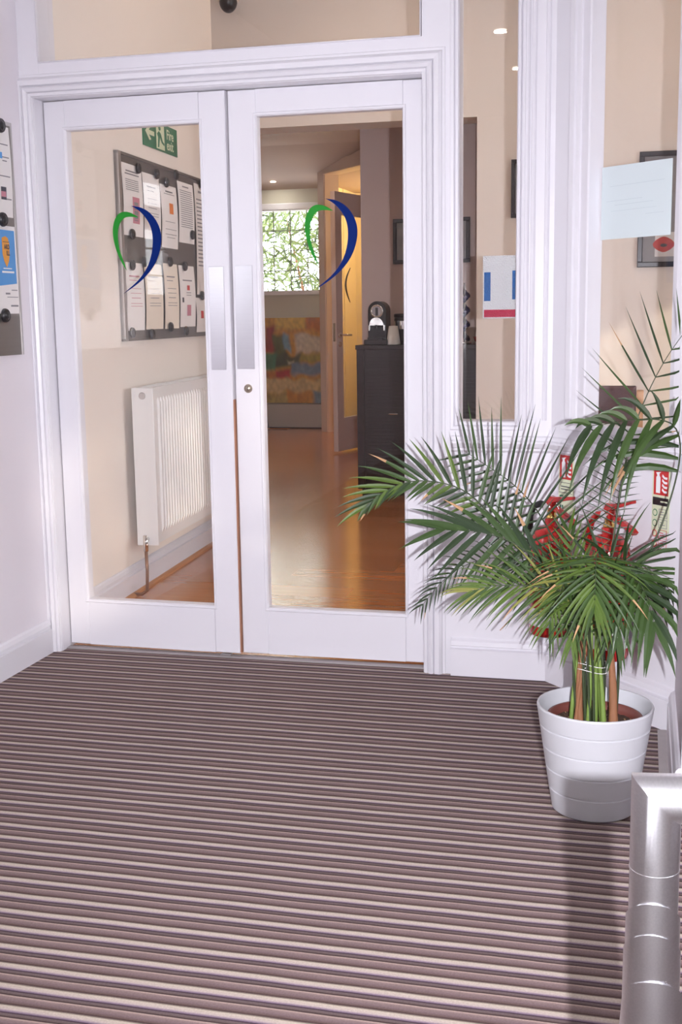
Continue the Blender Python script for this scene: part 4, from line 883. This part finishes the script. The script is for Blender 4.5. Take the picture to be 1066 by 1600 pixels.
# ================================================================== notices on the glass
g0 = (k0, 0)
def kglass(x, y): return wall_hit(x, y, KA, KR, -0.043)
c00 = kglass(942, 262); c10 = kglass(1052, 250); c11 = kglass(1050, 371); c01 = kglass(942, 375)
t = thing('window_notice', 'pale blue-white sheet taped to the corner window glass', 'notice', kpt(c00[0], 0.0425, c01[1]), KR)
w_ = min(c10[0], k1 - 0.003) - c00[0]; h_ = c00[1] - c01[1]
flat([(0, 0), (w_, -0.002), (w_, h_ - 0.006), (0, h_)], CARDW, t, -0.001, 'sheet', 0.0012)
lines(t, w_, h_, lambda z: -0.0014, [(.12, .9, .72, .006), (.08, .6, .52, .006), (.2, .75, .46, .006), (.15, .8, .38, .005), (.65, .9, .3, .006)], mat('faint_show_through', (0.55, 0.63, 0.66, 1), 0.6))
p0 = at(755, 400, 0.018); p1 = at(812, 497, 0.018)
t = thing('glass_poster', 'small white poster with blue band and red foot stuck inside the side light', 'poster', (p0.x, 0.0178, p1.z), 0)
w_, h_ = 0.996 - p0.x - 0.001, p0.z - p1.z
CRINK = mat('crinkled_plastic', (0.90, 0.90, 0.92, 1), 0.12, var=0.22, scale=420, bump=1.0, bscale=240, coat=1.0)
CRB = mat('crinkled_blue', (0.03, 0.16, 0.46, 1), 0.15, var=0.5, scale=160, bump=1.0, bscale=240, coat=1.0); CRR = mat('crinkled_red', (0.62, 0.03, 0.09, 1), 0.15, var=0.3, scale=160, bump=1.0, bscale=240, coat=1.0)
MB().box(0, w_, 0, 0.0008, 0, h_).build('sheet', CRINK, t)
flat(rect(0.004, w_ * .22, h_ * .28, h_ * .74), CRB, t, -0.0004, 'blue_band'); flat(rect(w_ * .84, w_, h_ * .30, h_ * .76), CRB, t, -0.0004, 'blue_band'); flat(rect(0.004, w_, h_ * .02, h_ * .14), CRR, t, -0.0004, 'red_band')

# ================================================================== things in the hall
def picture(name, label, x0, x1, z0, z1, Y, fw=0.028, art=None, group=None):
    t = thing(name, label, 'picture', ((x0 + x1) / 2, Y, z0), 0, group); w_ = (x1 - x0) / 2; h_ = z1 - z0
    for n_, b in (('frame_rail', (-w_, w_, 0, fw)), ('frame_rail', (-w_, w_, h_ - fw, h_)), ('frame_side', (-w_, -w_ + fw, fw, h_ - fw)), ('frame_side', (w_ - fw, w_, fw, h_ - fw))):
        MB().box(b[0], b[1], -0.03, -0.001, b[2], b[3], 0.004).build(n_, FRAMEB, t)
    MB().box(-w_ + fw, w_ - fw, -0.012, -0.002, fw, h_ - fw).build('mount', MOUNT, t)
    MB().box(-w_ + fw, w_ - fw, -0.017, -0.0155, fw, h_ - fw).build('picture_glass', GLASS, t)
    if art: art(t, w_, h_)
    return t
q0 = at(615, 343, 4.32); q1 = at(735, 410, 4.32)
picture('framed_picture', 'black framed picture above the dark cabinet', q0.x, q1.x, q1.z, q0.z, 4.32, 0.026)
q0 = at(800, 250, 3.44); q1 = at(805, 341, 3.44)
picture('framed_picture', 'black framed picture at the edge of the side light', q0.x, q0.x + 0.42, q1.z, q0.z, 3.44, 0.024)
q0 = at(1000, 238, 3.44); q1 = at(998, 418, 3.44)
def lips(t, w_, h_):
    MB().box(-w_ + 0.10, w_ - 0.10, -0.0140, -0.0125, 0.06, 0.20).build('print_sheet', PAPER, t)
    flat([(-w_ + .15 + .05 * math.cos(a_) * (1 + .25 * math.cos(2 * a_)), .13 + .045 * math.sin(a_)) for a_ in [i * math.pi / 10 for i in range(20)]], PRED, t, -0.0150, 'red_motif', 0.0008)
    flat([(-w_ + .15 + .020 * math.cos(a_), .125 + .010 * math.sin(a_)) for a_ in [i * math.pi / 8 for i in range(16)]], INKD, t, -0.0154, 'red_motif', 0.0003)
picture('framed_picture', 'tall black framed picture with a red motif, behind the corner window', q0.x, q0.x + 0.50, q1.z, q0.z, 3.44, 0.03, lips)

# dark cabinet
CY = 3.868; cx0, cx1 = -0.466, 0.44
cb = thing('cabinet', 'tall dark wood cabinet with ribbed doors under the coffee machine', 'cabinet', ((cx0 + cx1) / 2, CY, FZ))
hw_ = (cx1 - cx0) / 2; ch = 1.012 - FZ
MB().box(-hw_ + 0.005, hw_ - 0.005, 0.02, 0.40, 0.05, ch - 0.03).build('carcass', CABW, cb); MB().box(-hw_ + 0.02, hw_ - 0.02, 0.04, 0.40, 0, 0.05).build('plinth', CABW, cb)
MB().box(-hw_ - 0.008, hw_ + 0.008, -0.004, 0.41, ch - 0.03, ch, 0.003).build('worktop', CABW, cb)
MB().box(-hw_, -hw_ + 0.05, 0.0, 0.02, 0.05, ch - 0.03).build('side_stile', CABW, cb)
for a_, b_ in ((-hw_ + 0.052, -0.002), (0.002, hw_)):
    dd = MB().box(a_, b_, 0.004, 0.02, 0.055, ch - 0.035).build('cabinet_door', CABW, cb)
    m = MB(); nsl = 38
    for i in range(nsl):
        z = 0.07 + (ch - 0.12) * i / nsl; m.box(a_ + 0.01, b_ - 0.01, -0.002, 0.004, z, z + (ch - 0.12) / nsl * 0.62)
    tag(m.build('ribs', CABW, dd), kind='stuff')
    MB().tube([((a_ + b_) / 2 - 0.03, -0.012, ch * .55), ((a_ + b_) / 2 + 0.03, -0.012, ch * .55)], 0.004, 8).build('handle', CHROME, dd)
CT = 1.012
# tray + coffee machine
p = at(588, 536, 4.00)
t = thing('tray', 'low dark riser under the coffee machine', 'tray', (p.x + 0.01, 4.02, CT)); MB().box(-0.075, 0.085, -0.11, 0.13, 0, 0.034).build('tray_base', BLACK, t, bev=0.004); MB().box(-0.070, 0.080, -0.112, -0.11, 0.006, 0.028).build('tray_front', CABW, t)
cm = thing('coffee_machine', 'black coffee machine with chrome ring on the dark cabinet', 'coffee machine', (p.x + 0.012, 4.0, CT + 0.0345))
zs_ = 0.255; wv = 0.062
arch = [(-wv, 0.0), (wv, 0.0), (wv, zs_ - wv)] + [(wv * math.cos(a_), zs_ - wv + wv * math.sin(a_)) for a_ in [i * math.pi / 14 for i in range(1, 14)]] + [(-wv, zs_ - wv)]
fix_normals(MB().prism(arch, -0.02, 0.13).build('body', BLACK, cm))
def ringm(cx_, cz_, ro_, ri_, y0_, y1_, n=28):
    m = MB(); m.lathe([(ri_, y1_), (ri_, y0_), (ro_, y0_), (ro_, y1_)], (cx_, 0, cz_), n, 'y'); return m
ringm(0, zs_ - wv - 0.004, 0.044, 0.034, -0.030, -0.02).build('chrome_ring', CHROME, cm, True)
MB().lathe([(0, -0.024), (0.034, -0.024), (0.034, -0.02)], (0, 0, zs_ - wv - 0.004), 24, 'y').build('dial_face', mat('dial_grey', (0.35, 0.32, 0.33, 1), 0.3, 0.4), cm)
MB().box(-0.009, 0.009, -0.030, -0.024, zs_ - wv - 0.034, zs_ - wv + 0.02).build('dial_lever', BLACK, cm)
hc = [(0.048 * math.cos(a_), 0.095 + 0.052 * math.sin(a_)) for a_ in [i * math.pi / 14 for i in range(15)]]
fix_normals(MB().prism(hc, -0.050, -0.02).build('brew_head', CHROME, cm)); MB().tube([(0, -0.042, 0.098), (0, -0.042, 0.075)], 0.010, 12).build('spout', BLACK, cm)
MB().box(-0.055, -0.048, -0.045, -0.02, 0.06, 0.095).box(0.048, 0.055, -0.045, -0.02, 0.06, 0.095).build('brew_head_bracket', CHROME, cm)
MB().box(-0.052, 0.052, -0.09, -0.02, 0.0, 0.014).build('drip_tray', BLACK, cm)
# cups, canister
p = at(614, 530, 3.97)
t = thing('cup_stack', 'tapered stack of white cups beside the coffee machine', 'cups', (p.x + 0.006, 3.96, CT))
for i in range(4): MB().lathe([(0.0, 0.004), (0.046 - i * .002, 0.0), (0.048 - i * .002, 0.004), (0.036 - i * .002, 0.088), (0.0, 0.090)], (0, 0, 0.012 * i), 24).build('cup', CUPW, t, True)
p = at(626, 492, 4.14)
t = thing('glass_canister', 'small dark canister with shiny sides behind the white cups', 'canister', (p.x + 0.01, 4.16, CT))
MB().lathe([(0, 0), (0.055, 0), (0.058, 0.02), (0.058, 0.17), (0.052, 0.18), (0, 0.18)], n=20).build('jar', BLACK, t, True); MB().lathe([(0, 0.18), (0.06, 0.18), (0.06, 0.20), (0.05, 0.205), (0, 0.205)], n=20).build('lid', CABW, t, True)
MB().lathe([(0.0585, 0.10), (0.0585, 0.155)], n=20).build('shiny_band', CHROME, t, True)
p = at(725, 530, 3.98)
t = thing('capsule_stand', 'twisting stand of dark blue coffee capsules seen through the side light', 'stand', (p.x, 4.0, CT))
MB().lathe([(0, 0), (0.05, 0), (0.05, 0.01), (0.008, 0.014), (0.006, 0.40), (0, 0.40)], n=20).build('stand_post', CHROME, t, True)
for i in range(26):
    a_ = i * 0.9; z = 0.03 + i * 0.0135
    c_ = MB().lathe([(0, -0.012), (0.010, -0.012), (0.017, 0.010), (0.019, 0.012), (0, 0.013)], (0, 0, 0), 12, 'y').build('capsule', BLUEC, t, True); c_.location = (0.026 * math.cos(a_), 0.026 * math.sin(a_), z); c_.rotation_euler = (0, 0, a_ + math.pi / 2)
p = at(735, 530, 3.95)
t = thing('glass_tumbler', 'clear tumbler on the cabinet beside the capsule stand', 'glass', (p.x + 0.01, 3.91, CT)); MB().lathe([(0, 0.004), (0.024, 0.004), (0.034, 0.11), (0.036, 0.11), (0.026, 0.0), (0, 0.0)], n=24).build('tumbler', GLASS, t, True); MB().lathe([(0.034, 0.108), (0.036, 0.110), (0.037, 0.107)], n=24).build('rim', CHROME, t, True)
p = at(744, 535, 3.92)
t = thing('red_bowl', 'red glass bowl at the right end of the cabinet', 'bowl', (p.x + 0.02, 4.06, CT)); MB().lathe([(0, 0.004), (0.028, 0.0), (0.050, 0.018), (0.060, 0.045), (0.057, 0.046), (0.046, 0.020), (0, 0.010)], n=28).build('bowl', REDG, t, True); MB().lathe([(0.0, 0.0), (0.03, 0.0), (0.03, 0.004)], n=20).build('foot', REDG, t, True)

# painting on its grey plinth
pq0 = at(412, 497, 8.62); pq1 = at(503, 630, 8.62)
gb = thing('grey_plinth', 'low grey box under the abstract painting', 'plinth', (-2.2, 8.62, FZ))
bx0 = at(418, 664, 8.55).x + 2.2; tz = at(414, 631, 8.62).z - FZ
fix_normals(MB().prism([(bx0 + 0.02, 0.0), (0.42, 0.0), (0.42, tz), (bx0 - 0.03, tz)], -0.06, 0.15).build('box_body', GREYBOX, gb)); MB().box(bx0 + 0.02, 0.42, -0.066, -0.06, 0, 0.012).build('base_edge', DARKRUB, gb)
db = thing('bag', 'black bag standing at the left end of the grey plinth', 'bag', (bx0 - 2.2 - 0.08, 8.60, FZ))
fix_normals(MB().prism([(-0.14, 0), (0.09, 0), (0.045, 0.16), (-0.02, 0.22), (-0.12, 0.2)], -0.06, 0.06).build('bag_body', BLACK, db, bev=0.01)); MB().tube([(-0.1, 0, 0.2), (-0.07, 0, 0.27), (-0.03, 0, 0.21)], 0.006, 8).build('bag_handle', BLACK, db)
pt = thing('abstract_painting', 'colourful abstract canvas standing under the garden window', 'painting', ((pq0.x + pq1.x) / 2, 8.66, pq1.z))
pw, ph = pq1.x - pq0.x, pq0.z - pq1.z
blobs = [(.0, .18, .08, .42, (150, 62, 42)), (.2, .72, -.1, .13, (206, 176, 80)), (.74, 1.1, .0, .14, (184, 112, 44)), (.15, .36, .2, .56, (84, 92, 44)), (.32, .45, .18, .38, (118, 158, 178)), (.55, 1.1, .2, .42, (196, 186, 164)), (-.1, .2, .42, .6, (62, 122, 84)),
         (.2, .62, .42, .56, (66, 74, 42)), (.62, 1.1, .43, .52, (150, 140, 54)), (.40, .52, .50, .53, (215, 205, 170)), (.47, 1.1, .54, .65, (104, 128, 150)), (.2, .46, .6, .71, (164, 44, 34)), (-.1, .2, .62, .76, (176, 112, 44)), (-.1, 1.1, .71, .88, (198, 174, 118)), (.38, .85, .86, 1.1, (188, 132, 46)), (.86, 1.1, .86, 1.1, (112, 134, 146)), (-.1, .38, .88, 1.1, (170, 150, 84))]
n = 64; vs_ = []; fs_ = []; colr = []
from mathutils import noise as mnoise
for j in range(n + 1):
    for i in range(n + 1):
        u, v = i / n, j / n
        du = 0.05 * mnoise.noise(Vector((u * 7, v * 7, 1.3))); dv = 0.05 * mnoise.noise(Vector((u * 7, v * 7, 9.7)))
        uu, vv_ = u + du, v + dv; c = Vector(srgb(190, 142, 56)[:3])
        for x0_, x1_, y0_, y1_, cc in blobs:
            e = max(x0_ - uu, uu - x1_, y0_ - vv_, vv_ - y1_); k_ = max(0, min(1, 0.5 - e / 0.045)); c = c.lerp(Vector(srgb(*cc)[:3]), k_ * 0.95)
        k_ = 1 + 0.35 * mnoise.noise(Vector((u * 22, v * 22, 4.4))); colr.append(c * k_)
        vs_.append((-pw / 2 + pw * u, -0.02 + 0.0, ph * (1 - v)))
for j in range(n):
    for i in range(n): a_ = j * (n + 1) + i; fs_.append((a_, a_ + n + 1, a_ + n + 2, a_ + 1))
cv = MB().add(vs_, fs_).build('painted_face', None, pt)
at_ = cv.data.color_attributes.new('paint', 'FLOAT_COLOR', 'POINT')
for i, c in enumerate(colr): at_.data[i].color = (c.x, c.y, c.z, 1)
pmat = bpy.data.materials.new('oil_paint'); pmat.use_nodes = True; an = pmat.node_tree.nodes.new('ShaderNodeVertexColor'); an.layer_name = 'paint'
pmat.node_tree.links.new(an.outputs[0], pmat.node_tree.nodes['Principled BSDF'].inputs['Base Color']); pmat.node_tree.nodes['Principled BSDF'].inputs['Roughness'].default_value = 0.6
cv.data.materials.append(pmat)
MB().box(-pw / 2, pw / 2, -0.0195, 0.0, 0, ph).build('canvas_stretcher', GREYBOX, pt)

# chair behind the corner window
p = at(966, 640, 2.0)
chp = thing('chair', 'wooden chair with brown upholstered back, behind the corner window', 'chair', (p.x, 2.0, FZ), R(0))
zt = at(966, 603, 2.0).z - FZ
MB().box(-0.105, 0.085, -0.02, 0.03, zt - 0.42, zt, 0.012).build('backrest', CHAIRF, chp, bev=0.006)
MB().box(-0.14, 0.11, 0.03, 0.44, 0.41, 0.47).build('seat', CHAIRF, chp, bev=0.012)
for xx, yy, hh in ((-0.13, 0.0, zt - 0.05), (0.103, 0.0, zt - 0.02), (-0.12, 0.42, 0.41), (0.10, 0.42, 0.41)): MB().box(xx - 0.017, xx + 0.017, yy - 0.017, yy + 0.017, 0, hh).build('leg', CHAIRW, chp, bev=0.003)
MB().box(-0.13, 0.10, -0.008, 0.012, 0.30, 0.34).build('stretcher', CHAIRW, chp)

# ================================================================== lamps
def downlight(label, x, y_, z, m, energy, col, group, up=False, r=0.035):
    t = thing('downlight', label, 'ceiling light', (x, y_, z), 0, group)
    MB().lathe([(r, -0.001), (r * 1.35, -0.004), (r * 1.4, 0.0)], n=24).build('bezel', CHROME, t, True); MB().lathe([(0, -0.003), (r, -0.003)], n=24).build('lens', m, t)
    if energy:
        l = light('downlight_lamp', 'AREA', (x, y_, z - 0.012), energy, col, shape='DISK', size=r * 2)
    return t
downlight('porch ceiling downlight nearer the doors, mirrored in the side light', 0.57, -3.10, 2.80, LAMPE, 6, (1, 0.92, 0.8), 'porch ceiling lights')
downlight('porch ceiling downlight further back, mirrored low in the side light', 0.56, -4.20, 2.80, LAMPE, 6, (1, 0.92, 0.8), 'porch ceiling lights')
for i, (x, y_) in enumerate(((0.0, 1.2), (1.6, 1.2), (-0.2, 2.6), (1.6, 2.6), (-2.2, 3.0))): downlight('warm hall ceiling downlight, out of sight above, ' + ('over the radiator', 'over the corner window', 'before the bulkhead', 'over the chair', 'beyond the hall corner')[i], x, y_, 3.30, LAMPW, 3.2, (1.0, 0.76, 0.55), 'hall ceiling lights', r=0.06)
dd = at(427, 290, 8.5); zc = 2.82 - (8.5 - 7.4) / (8.78 - 7.4) * 0.27
t = downlight('small bright downlight in the ceiling by the garden window', dd.x, 8.5, zc, LAMPE, 2, (1, 0.95, 0.85), 'corridor ceiling lights', r=0.03)
downlight('warm corridor downlight, out of sight above the passage', -1.6, 5.4, 2.82, LAMPW, 12, (1.0, 0.62, 0.36), 'corridor ceiling lights')
t = thing('ceiling_lamp', 'warm lamp lighting the cream room beyond the inner door', 'lamp', (-1.0, 8.7, 2.45))
MB().lathe([(0, 0), (0.09, 0.02), (0.11, 0.07), (0.06, 0.10), (0, 0.10)], n=24).build('shade', LAMPW, t, True); MB().tube([(0, 0, 0.1), (0, 0, 0.12)], 0.008).build('flex', BRASS, t)
light('cream_room_lamp', 'POINT', (-1.0, 8.7, 2.30), 26, (1.0, 0.80, 0.48), shadow_soft_size=0.1)

# ================================================================== garden beyond the far window
sh_ = thing('garden_shrub', 'bright leafy shrub filling the garden window', 'shrub', (-2.15, 10.6, 0.0))
m3 = [MB(), MB(), MB()]
for i in range(3400):
    p = Vector((random.uniform(-1.3, 1.4), random.uniform(-0.4, 0.6), random.uniform(0.9, 2.9)))
    d = Vector((random.gauss(0, 1), random.gauss(0, .4), random.gauss(-.2, .8))).normalized()
    leaflet_geo(m3[random.choice((0, 0, 1, 1, 1, 2))], p, d, random.uniform(.12, .28), random.uniform(.02, .05), Vector((random.uniform(-1, 1), -1, random.uniform(-1, 1))).normalized(), random.uniform(0, .8), 4, clamp=False)
for k in range(3): tag(m3[k].build('foliage', LEAFO[k], sh_), kind='stuff')
for k in range(5):
    x = -1.2 + k * 0.55; MB().tube([(x, 0, 0), (x + random.uniform(-.2, .2), .1, 1.2), (x + random.uniform(-.4, .4), 0, 2.6)], [0.03, 0.02, 0.006], 7).build('branch', BARK, sh_, True)

tr_ = thing('garden_tree', 'leafy tree outside the landing window, out of view', 'tree', (5.3, -6.4, -0.2))
mt_ = MB()
for i in range(170):
    p = Vector((random.gauss(0, .8), random.gauss(0, .8), 2.9 + random.gauss(0, .5)))
    d = Vector((random.gauss(0, 1), random.gauss(0, 1), random.gauss(-.2, .8))).normalized()
    leaflet_geo(mt_, p, d, random.uniform(.16, .30), random.uniform(.16, .28), Vector((random.uniform(-1, 1), random.uniform(-1, 1), random.uniform(-1, 1))).normalized(), .3, 4, clamp=False)
tag(mt_.build('foliage', LEAFO[0], tr_), kind='stuff')
MB().tube([(0, 0, 0), (0.05, 0, 1.5), (0, 0.05, 3.0)], [0.09, 0.07, 0.03], 8).build('trunk', BARK, tr_, True)
